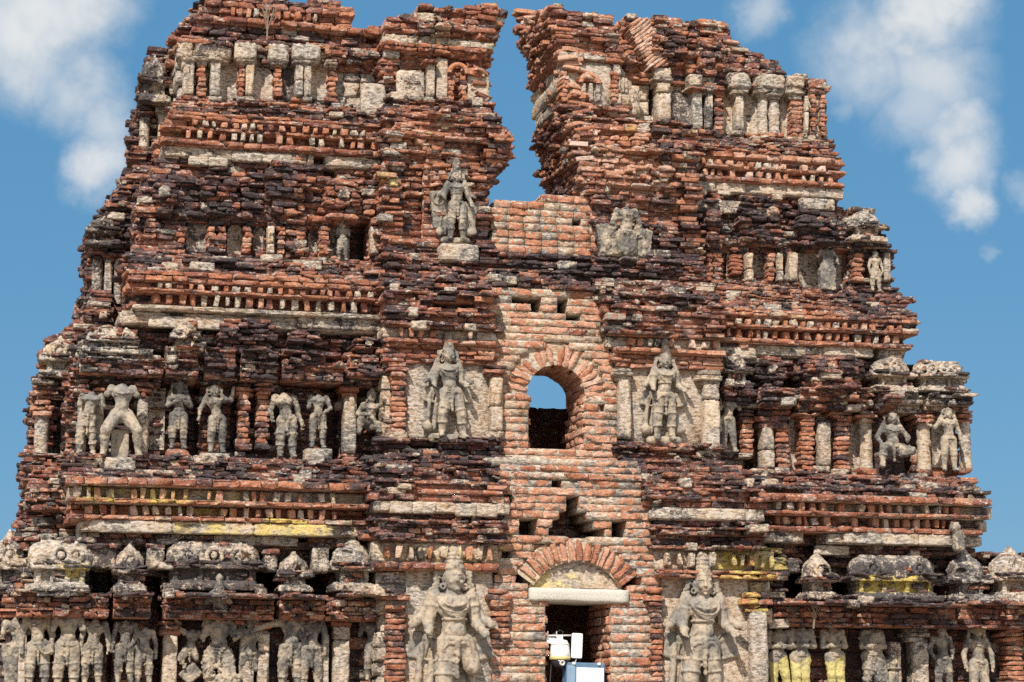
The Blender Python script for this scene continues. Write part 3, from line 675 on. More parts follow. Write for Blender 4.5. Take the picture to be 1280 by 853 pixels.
def f(mb):
    wall(mb, 1.2, 560, [(478, 8), (480, 60), (484, 150)], [(630, 8), (626, 20), (615, 42), (602, 75), (601, 108), (612, 128), (616, 152)],
      [(6, 30, .06, 'old'), (30, 48, .10, 'old'), (48, 60, .04, 'plast'), (60, 70, .10, 'neat'), (70, 126, -.04, 'old'), (126, 152, (.12, .02), 'ledge')],
      bumps=[(534, 546, 74, 126, .06), (480, 490, 50, 150, .02)], top=[(478, 34), (490, 22), (510, 20), (528, 18), (531, 9), (600, 10), (634, 12), (640, 14)], ends='LR', thick=1.5, backR=2.7)
    wall(mb, 1.2, 740, [(684, 12), (694, 48), (706, 85), (708, 120), (713, 152)], [(764, 12), (782, 100), (786, 170)],
      [(12, 40, .06, 'old'), (40, 66, .10, 'old'), (66, 78, .06, 'neat'), (78, 130, -.04, 'plast'), (130, 156, (.12, .02), 'ledge')],
      bumps=[(700, 708, 78, 128, .07), (766, 776, 78, 134, .07)], holes=[(700, 130, 716, 138, .2)], top=[(640, 14), (684, 14), (700, 13), (760, 17), (764, 24), (784, 26)], ends='LR', thick=1.5, backL=2.8)
storey('topmost storey, two brick piers beside the gap', f)

# ragged broken masonry inside the gap
mb = MB()
def gapface(pts_front, pts_back, y0, y1, sgn, n):
    for _ in range(n):
        t = random.random(); yy = y0+(y1-y0)*t
        v = U(pts_front[0][1], pts_front[-1][1])
        uf = np.interp(v, [p[1] for p in pts_front], [p[0] for p in pts_front]); ub = np.interp(v, [p[1] for p in pts_back], [p[0] for p in pts_back])
        xf, z = P(uf, v, y0); xb, zb = P(ub, v, y1)
        x = xf+(xb-xf)*t; z = z+(zb-z)*t
        st = STY['old']
        mb.brick((x-sgn*.24+random.gauss(0, .04)+fbm(yy, z, 3, 2)*.1, yy, z), (U(.18, .32), U(.2, .3), .062), yaw=random.gauss(sgn*math.pi/2, .5), roll=random.gauss(0, .12), attr=(random.gauss(.55, .15), random.gauss(.28, .12), U(.05, .25), 0), pitch=random.gauss(0, .1))
gapface([(685, 14), (690, 50), (698, 85), (700, 120), (706, 150)], [(637, 13), (641, 45), (655, 70), (664, 110), (678, 148)], 1.2, 2.75, -1, 420)
gapface([(706, 150), (712, 190), (718, 225), (722, 246)], [(676, 140), (684, 185), (698, 215), (706, 246)], .8, 2.6, -1, 320)
gapface([(634, 12), (626, 40), (614, 75), (612, 108), (622, 130)], [(634, 12), (622, 40), (604, 75), (600, 108), (610, 130)], 1.2, 2.2, 1, 160)
gapface([(624, 150), (640, 170), (642, 190), (636, 205), (622, 225), (617, 246)], [(616, 150), (636, 170), (640, 190), (632, 205), (612, 225), (602, 246)], .8, 2.0, 1, 200)
mb.build('broken_core', tower, label='raw broken brick faces inside the gap')

# ---------------- side bays seen past the left corners
def f(mb):
    wall(mb, 1.0, 30, [(38, 575), (34, 640), (18, 672), (-8, 690), (-40, 760), (-60, 1085)], [(120, 575), (120, 1085)],
      [(560, 612, (.15, -.3), 'ledge'), (612, 640, .18, 'dark'), (640, 672, (.1, .0), 'dark'), (672, 690, .1, 'old'), (690, 742, -.1, 'plast'), (742, 775, .1, 'dark'), (775, 1083, 0, 'dark')], ends='L', backL=3.0)
    wall(mb, 1.55, 60, [(116, 360), (108, 395), (92, 410), (62, 432), (57, 455), (60, 470), (46, 488), (44, 560), (38, 580), (36, 650)], [(140, 360), (140, 650)],
      [(355, 400, (.1, -.25), 'ledge'), (400, 430, (.15, 0), 'dark'), (430, 452, .12, 'dark'), (452, 470, .0, 'dark'), (470, 500, .16, 'dark'), (500, 600, -.06, 'dark'), (600, 650, .16, 'dark')], ends='L', backL=3.0, holes=[(66, 520, 76, 600, .3)])
    wall(mb, 2.0, 130, [(160, 215), (140, 250), (120, 275), (114, 300), (112, 380), (108, 400)], [(200, 215), (200, 405)],
      [(205, 262, (.1, -.2), 'ledge'), (262, 296, .10, 'dark'), (296, 310, .18, 'dark'), (310, 386, -.05, 'dark'), (386, 410, .15, 'ledge')], ends='L', backL=3.0)
    wall(mb, 2.3, 185, [(190, 66), (184, 80), (180, 105), (176, 140), (168, 160), (166, 215), (158, 250)], [(250, 60), (250, 260)],
      [(60, 92, .05, 'dark'), (92, 132, (.15, .1), 'dark'), (132, 190, -.05, 'dark'), (190, 215, .1, 'dark'), (215, 260, (.2, .1), 'ledge')], top=[(170, 66), (195, 60), (215, 57), (250, 57)], ends='L', backL=3.0)
    wall(mb, 1.8, 235, [(262, -20), (248, 10), (232, 30), (222, 45), (218, 66)], [(270, -20), (270, 66)], [(-20, 66, 0, 'dark')], ends='L', backL=2.8)
storey('set-back masonry at the left side', f)

# ---------------- hidden inside: rear wall, then slabs and boxes added to block light
mb = MB(); D = (.45, .45, .35, 0)
zl, zh = P(690, 511, 2.55)[1], P(690, 452, 2.55)[1]+.5
xL, xR = P(60, 600, 1.)[0], P(1215, 640, .4)[0]; zC = P(680, 258, .9)[1]
mb.box(xL, xR, 2.55, 3.1, 0, zl-.25, D)
mb.box(xL+.3, wcx-1.0, 2.55, 3.1, zl-.25, zh, D); mb.box(wcx+.9, xR-.3, 2.55, 3.1, zl-.25, zh, D)
mb.box(xL+.9, xR-1.0, 2.55, 3.1, zh, zC, D)
x = wcx-1.0
while x < wcx+.9:
    w = U(.22, .45); mb.slab((x+w/2, 2.8, zl-.13+random.gauss(0, .006)), (w*1.06, .5, .30), attr=(.3, .5, .3, 0)); x += w
mb.build('rear_wall', tower)
mb = MB()  # unseen slabs and partitions added to keep the hollow interior dark
mb.box(xL+.2, xR-.2, .36, 2.54, P(690, 582, YS)[1]-.12, P(690, 582, YS)[1]-.02, D)
mb.box(xL+1.5, xR-1.5, 1.2, 2.54, zh, zh+.1, D)
mb.box(xL+2.2, xR-2.2, 1.75, 2.7, zC, zC+.06, D)
mb.box(wcx-1.6, wcx-1.5, .9, 2.54, 0, zh-.01, D); mb.box(wcx+1.4, wcx+1.5, .9, 2.54, 0, zh-.01, D)
mb.build('interior_light_block', tower)
mb = MB()  # unseen boxes added only to stop light leaking in from the sides
for (x, y0, v0, v1, yy) in ((P(105, 640, .4)[0], .81, 690, 1083, 0), (P(1235, 660, 0)[0]-1.2, .81, 592, 1083, 0), (P(115, 450, YB)[0], 1.4, 440, 600, YB), (P(1120, 450, YB)[0]-1.2, 1.4, 375, 610, YB), (P(180, 250, YC)[0], 1.9, 250, 340, YC), (P(1040, 250, YC)[0]-1.2, 1.9, 170, 370, YC)):
    um = 690
    mb.box(x+.8, x+1.05, y0+.6, 2.53, max(0, P(um, v1, yy)[1]), P(um, v0, yy)[1], D)
mb.build('side_light_block', tower)
# ------------------------------------------------------------------ carved and plastered details of each storey
def pils(par, y, rows):
    for r in rows: pilaster(par, *r[:4], y, *r[4:])
pils(ST[0], .02, [(204, 222, 776, 870, 'p'), (300, 318, 776, 870, 'p'), (322, 337, 776, 870, 'p'), (402, 411, 776, 870, 'p', None), (416, 437, 764, 870, 'p'), (24, 34, 776, 870, 'p', None)])
pils(ST[2], -.46, [(484, 506, 735, 870, 'b'), (615, 636, 735, 806, 'b', 'b', .34, 0, False), (936, 957, 740, 870, 'p', 'b', .2), (813, 827, 735, 870, 'b')])
pils(ST[1], .02, [(1138, 1158, 786, 870, 'p', 'p', .2, .15), (1257, 1277, 786, 870, 'b'), (1110, 1124, 788, 870, 'p', None, .2, .2), (1306, 1322, 786, 870, 'p')])
pils(ST[3], .58, [(98, 110, 480, 574, 'p'), (117, 131, 480, 562, 'r'), (172, 187, 478, 574, 'r'), (299, 313, 478, 562, 'b'), (322, 337, 478, 562, 'b'), (429, 446, 478, 576, 'p')])
pils(ST[5], .12, [(490, 507, 452, 549, 'b', 'b', .2, 0, True), (612, 628, 456, 548, 'p', 'b', .18), (772, 788, 460, 556, 'p', 'p', .16), (878, 898, 462, 574, 'p', 'p', .2)])
pils(ST[4], .58, [(927, 940, 513, 572, 'b'), (951, 966, 513, 592, 'p', 'b', .3), (970, 985, 513, 592, 'b', 'b', .3), (1000, 1017, 513, 594, 'b', 'b', .12), (1022, 1036, 514, 590, 'p', None), (1044, 1060, 513, 594, 'b', 'b', .12), (1076, 1091, 513, 594, 'r'), (1148, 1164, 513, 594, 'r'), (1201, 1214, 513, 592, 'r')])
pils(ST[7], 1.02, [(a, b, 276, 318, k, None, .2, .05, False) for a, b, k in ((222, 231, 'b'), (260, 269, 'b'), (272, 281, 'b'), (305, 314, 'b'), (334, 343, 'p'), (347, 356, 'b'), (370, 380, 'b'), (401, 411, 'b'), (463, 474, 'p'))])
pils(ST[8], 1.02, [(a, b, 309, 352, k, None, .2, .05, False) for a, b, k in ((882, 890, 'b'), (893, 902, 'b'), (932, 940, 'p'), (960, 967, 'b'), (970, 977, 'p'), (984, 996, 'p'), (1066, 1077, 'b'), (1103, 1111, 'p'))])
pils(ST[10], 1.44, [(229, 243, 62, 126, 'p', 'p', .35), (247, 258, 66, 126, 'b', 'p', .25), (263, 276, 66, 126, 'p', 'p', .25), (298, 306, 70, 126, 'b', 'p', .2), (307, 318, 70, 126, 'p', 'p', .2), (343, 353, 70, 126, 'b', 'p', .2), (369, 379, 72, 126, 'p', 'p', .2), (380, 389, 72, 126, 'p', 'p', .2), (410, 420, 74, 126, 'b', 'p', .2)])
pils(ST[11], 1.44, [(820, 837, 92, 158, 'p', 'p', .22), (864, 876, 104, 168, 'p'), (880, 890, 106, 168, 'p', 'p', .2, .2), (893, 903, 106, 168, 'b'), (918, 928, 110, 168, 'p', 'p', .2, -.1), (948, 960, 108, 172, 'r', 'p', .2), (962, 975, 112, 172, 'r', 'p', .2), (988, 1002, 106, 178, 'b', 'p', .25), (1004, 1009, 110, 172, 'p', None), (1013, 1019, 106, 176, 'b', None), (1025, 1031, 106, 176, 'b', None)])
pils(ST[12], 1.16, [(533, 543, 74, 126, 'p', 'b', .15), (560, 567, 88, 126, 'b', None, .2, 0, False), (576, 583, 88, 126, 'b', None, .2, 0, False), (702, 709, 80, 132, 'b', None), (764, 772, 80, 132, 'b', None), (726, 731, 100, 128, 'p', None, .2, 0, False), (735, 740, 100, 128, 'p', None, .2, 0, False), (744, 750, 100, 128, 'p', None, .2, 0, False)])
pils(ST[13], 1.50, [(44, 62, 500, 602, 'r'), (84, 96, 505, 600, 'b')])
pils(ST[13], 1.95, [(116, 129, 310, 386, 'r', 'b'), (131, 141, 312, 386, 'p'), (143, 154, 312, 386, 'r')])
pils(ST[13], 2.25, [(175, 188, 134, 188, 'r', 'b', .2, .15), (198, 210, 134, 184, 'p', 'p', .2, -.1)])

for par, y, u0, u1, vt, vb, pl, hu in [
  (ST[0], -.06, 92, 416, 613, 628, .55, .62), (ST[0], -.06, 106, 416, 635, 648, .15, .68), (ST[1], -.06, 966, 1240, 631, 643, .5, .6), (ST[1], -.03, 966, 1236, 648, 661, .12, .66),
  (ST[2], -.50, 480, 624, 682, 701, .75, .65), (ST[2], -.50, 830, 960, 692, 710, .8, .7), (ST[3], .51, 190, 472, 373, 389, .22, .60), (ST[3], .47, 196, 470, 361, 369, .35, .55),
  (ST[4], .51, 906, 1122, 417, 428, .25, .58), (ST[4], .45, 906, 1122, 403, 412, .45, .55), (ST[5], .10, 498, 608, 413, 425, .25, .68), (ST[5], .10, 783, 894, 425, 437, .2, .70),
  (ST[7], 1.03, 232, 468, 171, 183, .3, .58), (ST[7], .98, 240, 468, 159, 167, .35, .55), (ST[8], 1.03, 876, 1036, 217, 227, .35, .66), (ST[8], .98, 876, 1030, 205, 213, .3, .66), (ST[10], 1.52, 288, 400, 15, 27, .2, .52)]:
    dentils('dentil_course', par, y, u0, u1, vt, vb, plas=pl, hue=hu)

for par, y, u0, u1, v0, v1, n, gx in [
  (ST[0], -.17, 112, 418, 653, 668, 3, -.1), (ST[3], .45, 186, 300, 396, 411, 2, 0), (ST[3], .45, 372, 480, 398, 412, 2, .25), (ST[1], -.17, 1056, 1195, 667, 681, 3, -.1), (ST[1], .02, 1020, 1062, 682, 694, 1, 0),
  (ST[4], .46, 900, 946, 434, 448, 1, 0), (ST[4], .46, 1030, 1092, 434, 446, 1, 0), (ST[7], .97, 290, 366, 191, 203, 2, .05), (ST[7], .97, 236, 285, 196, 207, 2, .1), (ST[8], .97, 866, 884, 230, 243, 1, .1), (ST[8], .97, 898, 914, 232, 244, 1, 0), (ST[8], .97, 958, 1034, 232, 245, 3, 0),
  (ST[0], .0, 268, 372, 670, 682, 2, .1), (ST[2], -.56, 487, 545, 627, 642, 2, .05), (ST[2], -.56, 570, 622, 630, 646, 2, .05), (ST[2], -.56, 882, 932, 636, 650, 1, .0), (ST[12], 1.12, 560, 618, 52, 60, 2, 0), (ST[12], 1.12, 700, 760, 66, 74, 2, 0), (ST[8], .97, 868, 930, 250, 266, 2, .3), (ST[8], .95, 1000, 1044, 248, 262, 1, .2)]:
    panel('plaster_band', par, u0, u1, v0, v1, y, .10, gx, n=n)

for par, y, u0, u1, v0, v1, gx in [(ST[2], -.39, 506, 616, 698, 870, -.22), (ST[2], -.39, 827, 938, 712, 870, -.18), (ST[5], .19, 507, 613, 440, 550, -.05), (ST[5], .19, 787, 880, 446, 557, -.02),
   (ST[12], 1.16, 496, 531, 88, 126, .32), (ST[12], 1.17, 545, 560, 72, 124, -.05), (ST[12], 1.17, 584, 612, 94, 126, 0), (ST[12], 1.17, 452, 482, 104, 144, -.05), (ST[12], 1.18, 709, 765, 78, 132, -.1), (ST[12], 1.30, 776, 800, 106, 144, .35), (ST[12], 1.16, 480, 500, 52, 72, .1)]:
    panel('sculpture_panel' if v1-v0 > 80 else 'plaster_panel', par, u0, u1, v0, v1, y, .12, gx)

for par, y, u0, u1, v0, v1, gx, ar in [(ST[7], 1.20, 233, 258, 272, 314, .25, True), (ST[7], 1.18, 284, 304, 280, 318, .05, True), (ST[7], 1.18, 316, 331, 282, 314, .2, True), (ST[7], 1.22, 385, 399, 286, 318, .2, True), (ST[7], 1.24, 412, 437, 280, 328, .2, False),
   (ST[8], 1.20, 908, 930, 312, 350, .1, True), (ST[8], 1.20, 940, 958, 312, 350, .2, True), (ST[8], 1.30, 998, 1062, 314, 362, .15, False), (ST[10], 1.55, 275, 299, 76, 124, -.15, True), (ST[10], 1.55, 318, 342, 84, 126, -.05, True), (ST[10], 1.53, 354, 369, 84, 124, .4, False), (ST[10], 1.53, 389, 411, 84, 124, 0, False),
   (ST[11], 1.55, 928, 947, 116, 170, -.3, True), (ST[11], 1.55, 975, 988, 120, 176, -.3, True), (ST[11], 1.55, 904, 918, 112, 166, -.25, False), (ST[11], 1.53, 837, 864, 108, 160, .3, False),
   (ST[3], .76, 186, 206, 485, 562, .05, False), (ST[4], .74, 986, 1000, 520, 590, .1, True), (ST[4], .74, 1018, 1044, 518, 590, .15, True), (ST[4], .74, 1060, 1078, 518, 590, .0, True), (ST[4], .74, 1164, 1180, 520, 584, -.3, True)]:
    niche_back(par, u0, u1, v0, v1, y, gx, ar)

for par, y, rows in [(ST[0], .04, [(113, 146, 682, 711), (184, 206, 684, 712), (330, 348, 690, 715), (391, 412, 684, 716)]), (ST[1], .04, [(934, 962, 718, 742), (980, 1000, 700, 716)]), (ST[4], .58, [(904, 936, 432, 450)])]:
    for r in rows:
        mb = MB(); block(mb, *r, y, .12, .35, 'p', gx=.22); block(mb, r[0]-2, r[1]+2, r[2]-3, r[2]+4, y, .14, .35, 'b', 'dark'); mb.build('dark_block', par)

# slanting courses exposed on the topmost right roof, and a rounded roof end beside them
mb = MB()
for i in range(13):
    u0, v0 = 786+i*2.0, 26+i*4.2
    for k in range(2):
        x, z = P(u0+6+k*9, v0+4, 1.36); mb.brick((x, 1.45, z), (.24, .3, .048), roll=R(38)+random.gauss(0, .03), attr=(random.gauss(.74, .05), .1, .15, 0))
mb.build('slanting_courses', ST[11])
mb = MB()
for i in range(9):
    t = i/8; w = math.sin(.35+t*2.4); uc = 836
    block(mb, uc-22*w, uc+22*w, 34+i*5, 39+i*5, 1.5, .10+.16*w, .5, 'b', 'dark')
mb.build('roof_end', ST[11])
mb = MB(); ring(mb, 737, 104, 12, 1.1, .035, (.6, .2, .15, 0), 0, math.pi); block(mb, 722, 752, 98, 103, 1.2, .1, .2, 'b', 'neat'); mb.build('niche_arch', ST[12])
mb = MB(); ring(mb, 573, 92, 12, 1.1, .035, (.6, .2, .15, 0), 0, math.pi)
mb.build('niche_arch', ST[12])
mb = MB(); x, z = P(919, 332, 1.14); 
for i in range(5): mb.brick((x, 1.14, z+(i-2)*.055), (.19*math.sqrt(1-((i-2)/3)**2), .16, .046), attr=(.45, .1, .05, 0))
mb.build('brick_roundel', ST[8])

# ------------------------------------------------------------------ stone figures: one distance field each, meshed by surface nets
def sdf_mesh(prims, lo, hi, vox, rough=.0, seed=0, k=.009):
    lo = np.array(lo, np.float32); hi = np.array(hi, np.float32); n = np.ceil((hi-lo)/vox).astype(int)+1
    ax = [lo[a]+vox*np.arange(n[a], dtype=np.float32) for a in range(3)]
    Fd = np.full(n, 1., np.float32)
    for p in prims:
        typ, kk = p[0], p[-1]
        kk = k if kk is None else kk
        if typ == 'cap':
            a, b, r0, r1 = np.array(p[1], np.float32), np.array(p[2], np.float32), p[3], p[4]; m = max(r0, r1); bl, bh = np.minimum(a, b)-m, np.maximum(a, b)+m
        elif typ in ('ell', 'cut'):
            c, r = np.array(p[1], np.float32), np.array(p[2], np.float32); bl, bh = c-r, c+r
        elif typ == 'tor':
            c, RR, r, nrm = np.array(p[1], np.float32), p[2], p[3], np.array(p[4], np.float32); nrm = nrm/np.linalg.norm(nrm); bl, bh = c-RR-r, c+RR+r
        elif typ == 'box':
            c, r, an = np.array(p[1], np.float32), np.array(p[2], np.float32), p[3]; m = np.linalg.norm(r[[0, 2]]) if an else None
            bl, bh = (c-r, c+r) if not an else (c-[m, r[1], m], c+[m, r[1], m])
        pad = kk*1.2+vox*2.5
        i0 = np.maximum(0, np.floor((bl-pad-lo)/vox).astype(int)); i1 = np.minimum(n, np.ceil((bh+pad-lo)/vox).astype(int)+1)
        if (i1 <= i0).any(): continue
        sl = tuple(slice(a, b) for a, b in zip(i0, i1))
        X, Y, Z = np.meshgrid(ax[0][sl[0]], ax[1][sl[1]], ax[2][sl[2]], indexing='ij', sparse=True)
        if typ == 'cap':
            d = b-a; L = float(d@d)+1e-9; t = np.clip(((X-a[0])*d[0]+(Y-a[1])*d[1]+(Z-a[2])*d[2])/L, 0, 1)
            D = np.sqrt((X-a[0]-t*d[0])**2+(Y-a[1]-t*d[1])**2+(Z-a[2]-t*d[2])**2)-(r0+(r1-r0)*t)
        elif typ in ('ell', 'cut'):
            D = (np.sqrt(((X-c[0])/r[0])**2+((Y-c[1])/r[1])**2+((Z-c[2])/r[2])**2)-1)*min(r)
        elif typ == 'tor':
            h = (X-c[0])*nrm[0]+(Y-c[1])*nrm[1]+(Z-c[2])*nrm[2]; q = np.sqrt(np.maximum(0, (X-c[0])**2+(Y-c[1])**2+(Z-c[2])**2-h*h))
            D = np.sqrt((q-RR)**2+h*h)-r
        else:
            ca, sa = math.cos(an), math.sin(an); x = (X-c[0])*ca+(Z-c[2])*sa; z = -(X-c[0])*sa+(Z-c[2])*ca; y = Y-c[1]+x*0
            q = [np.abs(x)-r[0]+.01, np.abs(y)-r[1]+.01, np.abs(z)-r[2]+.01]
            D = np.sqrt(sum(np.maximum(w, 0)**2 for w in q))+np.minimum(np.maximum(np.maximum(q[0], q[1]), q[2]), 0)-.01
        A = Fd[sl]
        if typ == 'cut': Fd[sl] = np.maximum(A, -D)
        else:
            h = np.clip(.5+.5*(A-D)/max(kk, 1e-4), 0, 1); Fd[sl] = A*(1-h)+D*h-kk*h*(1-h)
    if rough:
        g = np.random.default_rng(seed)
        for sc, am in ((.075, .55), (.03, .7), (.015, .6)):
            m = np.maximum(2, np.ceil((hi-lo)/sc).astype(int)+2); N = g.normal(0, 1, m).astype(np.float32)
            for a in range(3):
                f = (ax[a]-lo[a])/sc; i = np.clip(f.astype(int), 0, m[a]-2); t = (f-i); sh = [1, 1, 1]; sh[a] = -1; t = (t*t*(3-2*t)).reshape(sh).astype(np.float32)
                N = np.take(N, i, a)*(1-t)+np.take(N, i+1, a)*t
            Fd += N*am*rough
    Fd[[0, -1]] = np.maximum(Fd[[0, -1]], .01); Fd[:, [0, -1]] = np.maximum(Fd[:, [0, -1]], .01); Fd[:, :, [0, -1]] = np.maximum(Fd[:, :, [0, -1]], .01)
    S = Fd < 0; cs = np.zeros(np.array(Fd.shape)-1, int)
    for dx in (0, 1):
        for dy in (0, 1):
            for dz in (0, 1): cs += S[dx:dx+cs.shape[0], dy:dy+cs.shape[1], dz:dz+cs.shape[2]]
    cell = (cs > 0) & (cs < 8); ids = -np.ones(cs.shape, int); I = np.argwhere(cell); ids[cell] = np.arange(len(I))
    acc = np.zeros((len(I), 3)); cnt = np.zeros(len(I))
    off = [(a, b, c) for a in (0, 1) for b in (0, 1) for c in (0, 1)]
    for o1 in off:
        for axi in range(3):
            if o1[axi]: continue
            o2 = list(o1); o2[axi] = 1
            f1 = Fd[I[:, 0]+o1[0], I[:, 1]+o1[1], I[:, 2]+o1[2]]; f2 = Fd[I[:, 0]+o2[0], I[:, 1]+o2[1], I[:, 2]+o2[2]]
            m = (f1 < 0) != (f2 < 0); t = np.where(m, f1/np.where(m, f1-f2, 1), 0)
            pt = np.array(o1)[None]+t[:, None]*(np.array(o2)-np.array(o1))[None]
            acc += np.where(m[:, None], pt, 0); cnt += m
    V = lo+(I+acc/cnt[:, None])*vox; Q = []
    for axi in range(3):
        sl1 = [slice(None)]*3; sl2 = [slice(None)]*3; sl1[axi] = slice(0, -1); sl2[axi] = slice(1, None)
        E = np.argwhere(S[tuple(sl1)] != S[tuple(sl2)]); 
        b, c = (axi+1) % 3, (axi+2) % 3
        E = E[(E[:, b] > 0) & (E[:, c] > 0)]; E = E[(E[:, b] < cs.shape[b]) & (E[:, c] < cs.shape[c])]
        inside = S[E[:, 0], E[:, 1], E[:, 2]]
        def at(db, dc):
            K = E.copy(); K[:, b] -= db; K[:, c] -= dc; return ids[K[:, 0], K[:, 1], K[:, 2]]
        q = np.stack([at(1, 1), at(0, 1), at(0, 0), at(1, 0)], 1); q[~inside] = q[~inside][:, ::-1]; Q.append(q)
    Q = np.concatenate(Q); Q = Q[(Q >= 0).all(1)]
    return V, Q

def carved_shrine(par, u0, u1, v0, v1, y, proj=.22, mat='c', shala=False, gx=0.1):
    """plastered pavilion with rounded roof, spreading eave, horseshoe gables and little posts in its neck"""
    um, vm = (u0+u1)/2, (v0+v1)/2; yf = y-proj
    x0, x1 = P(u0, vm, yf)[0], P(u1, vm, yf)[0]; z0, z1 = P(um, v1, yf)[1], P(um, v0, yf)[1]; w, h = x1-x0, z1-z0; hw = w/2; dp = .22
    B = lambda cx, cz, sx, sz, sy=1.: pr.append(('box', (cx, dp*(1-sy)*.6, cz), (sx, dp*sy, sz), 0., .012))
    pr = []; e = hw*.93
    B(0, h*.06, hw, h*.06); B(0, h*.14, hw*.86, h*.03, .9); B(0, h*.26, hw*(.86 if shala else .62), h*.12, .62)
    n = 4 if shala else 2
    for i in range(n): B((i/(n-1)-.5)*2*hw*(.76 if shala else .5), h*.26, h*.045, h*.12, .78)
    B(0, h*.41, hw*1.02, h*.035, 1.0); B(0, h*.47, hw*.92, h*.03, .9)
    if shala:
        pr.append(('cap', (-e*.72, .03, h*.62), (e*.72, .03, h*.62), h*.24, h*.24, .02)); B(0, h*.86, hw*.70, h*.03, .45)
    else:
        pr.append(('ell', (0, .03, h*.60), (hw*.86, dp*.95, h*.30), .02)); pr.append(('ell', (0, .03, h*.86), (hw*.34, dp*.4, h*.12), .02)); pr.append(('ell', (0, .03, h*.97), (hw*.14, dp*.2, h*.08), .01))
    for q in ((-.55, 0, .55) if shala else (0,)):
        if random.random() < .2: continue
        rr = h*.125*U(.85, 1.15); pr.append(('tor', (q*e, -dp*.80, h*.62), rr, h*.04, (0, 1, 0), .01)); pr.append(('ell', (q*e, -dp*.72, h*.62), (rr*.5, .04, rr*.6), .01)); pr.append(('ell', (q*e, -dp*.75, h*.80), (rr*.4, .04, h*.06), .01))
    for s_ in (-1, 1): pr.append(('ell', (s_*hw*.9, -dp*.5, h*.47), (h*.07, .07, h*.09), .01))
    for _ in range(5): pr.append(('cut', (U(-hw, hw), -dp*U(.6, 1.1), U(.1, 1)*h), (U(.03, .09), U(.05, .12), U(.02, .06)), None))
    V, Q_ = sdf_mesh(pr, (-hw*1.15, -dp*1.3, -.01), (hw*1.15, dp*1.2, h*1.08), 0.0115, .0065, random.randint(0, 9999), .012)
    V = V+np.array(((x0+x1)/2, yf+dp*.8, z0)); A = np.tile(np.array([U(.3, .9), U(.26, .42)+gx*.7, .86 if mat == 'c' else 1., 0.]), (len(V), 1))
    A = np.clip(region_attr(V, A), 0, 1)
    mb = MB(); mb.mesh(V, Q_, A)
    for zf, wd in ((.06, 1.04), (.43, 1.06), (.50, .98)):                # thin tile courses along base and eave
        lay(mb, (x0+x1)/2-hw*wd, (x0+x1)/2+hw*wd, yf-.03, z0+h*zf-.017, z0+h*zf+.02, STY['dark'], depth=.3, er=.06, gx=gx*.5)
    for _ in range(int(w*7)):
        zz = random.choice((.2, .3, .62, .72, .84)); xx = U(-.8, .8)*hw*(1 if shala or zz < .6 else .6)
        mb.brick(((x0+x1)/2+xx, yf+.12+(.08 if zz > .7 else 0), z0+h*zz), (U(.06, .16), .2, U(.03, .06)), roll=random.gauss(0, .1), yaw=random.gauss(0, .2), attr=battr(STY['old']))
    return mb.build('miniature_shrine', par)
for par, y, rows in [
  (ST[0], YA, [(40, 112, 666, 740, 'p', True, -.05), (142, 184, 678, 741, 'c', False, .2), (205, 330, 668, 738, 'c', True, .22), (348, 391, 690, 740, 'c', False, .1), (414, 474, 670, 740, 'c', False, .2)]),
  (ST[1], YA, [(952, 988, 688, 748, 'm', False, .2), (1008, 1048, 690, 750, 'c', False, .1), (1064, 1178, 686, 752, 'c', True, .2), (1190, 1240, 688, 754, 'p', False, .2), (1242, 1300, 684, 752, 'p', False, .1)]),
  (ST[3], YB, [(108, 174, 404, 442, 'c', True, .15), (214, 251, 394, 441, 'c', False, .15), (274, 346, 398, 442, 'b', True, .1), (360, 404, 410, 442, 'b', False, .1), (440, 484, 420, 446, 'b', False, .12)]),
  (ST[4], YB, [(946, 986, 446, 490, 'b', False, .15), (1000, 1074, 442, 490, 'b', True, .1), (1092, 1146, 440, 490, 'c', False, .15), (1150, 1210, 444, 490, 'p', True, .0), (905, 940, 436, 484, 'c', False, .3)]),
  (ST[7], YC, [(250, 300, 208, 268, 'b', False, .05), (330, 382, 208, 268, 'b', False, .05), (404, 452, 226, 274, 'b', True, .1), (190, 222, 222, 270, 'b', False, .05)]),
  (ST[8], YC, [(924, 976, 246, 302, 'b', True, .1), (1062, 1108, 258, 302, 'c', False, .1), (880, 904, 250, 302, 'b', False, .1), (996, 1050, 262, 306, 'b', True, .1)])]:
    for u0, u1, v0, v1, m, sh, gx in rows:
        (carved_shrine if m in 'pc' else shrine)(par, u0, u1, v0, v1, y, .22, m, sh, gx)

for par, y, r in [(ST[13], 1.45, (50, 100, 418, 472)), (ST[13], 1.95, (108, 152, 264, 308)), (ST[13], 2.2, (174, 214, 66, 128)), (ST[13], .95, (-12, 34, 664, 742))]:
    carved_shrine(par, *r, y, .2, 'c', False, .2)
for par, y, r in [(ST[10], 1.42, (244, 290, 54, 72)), (ST[10], 1.40, (294, 322, 52, 74)), (ST[10], 1.40, (336, 362, 54, 76)), (ST[10], 1.40, (366, 402, 54, 74)), (ST[10], 1.42, (222, 242, 52, 72)),
                  (ST[11], 1.40, (862, 880, 92, 108)), (ST[11], 1.38, (912, 940, 90, 110)), (ST[11], 1.38, (944, 982, 92, 110)), (ST[11], 1.40, (986, 1006, 94, 108)), (ST[11], 1.42, (818, 840, 84, 98))]:
    mb = MB(); block(mb, *r, y, .08, .35, 'p', gx=U(-.05, .3)); block(mb, r[0]+3, r[1]-3, r[3]-1, r[3]+5, y, .04, .3, 'p', gx=.1); mb.build('capital_block', par)

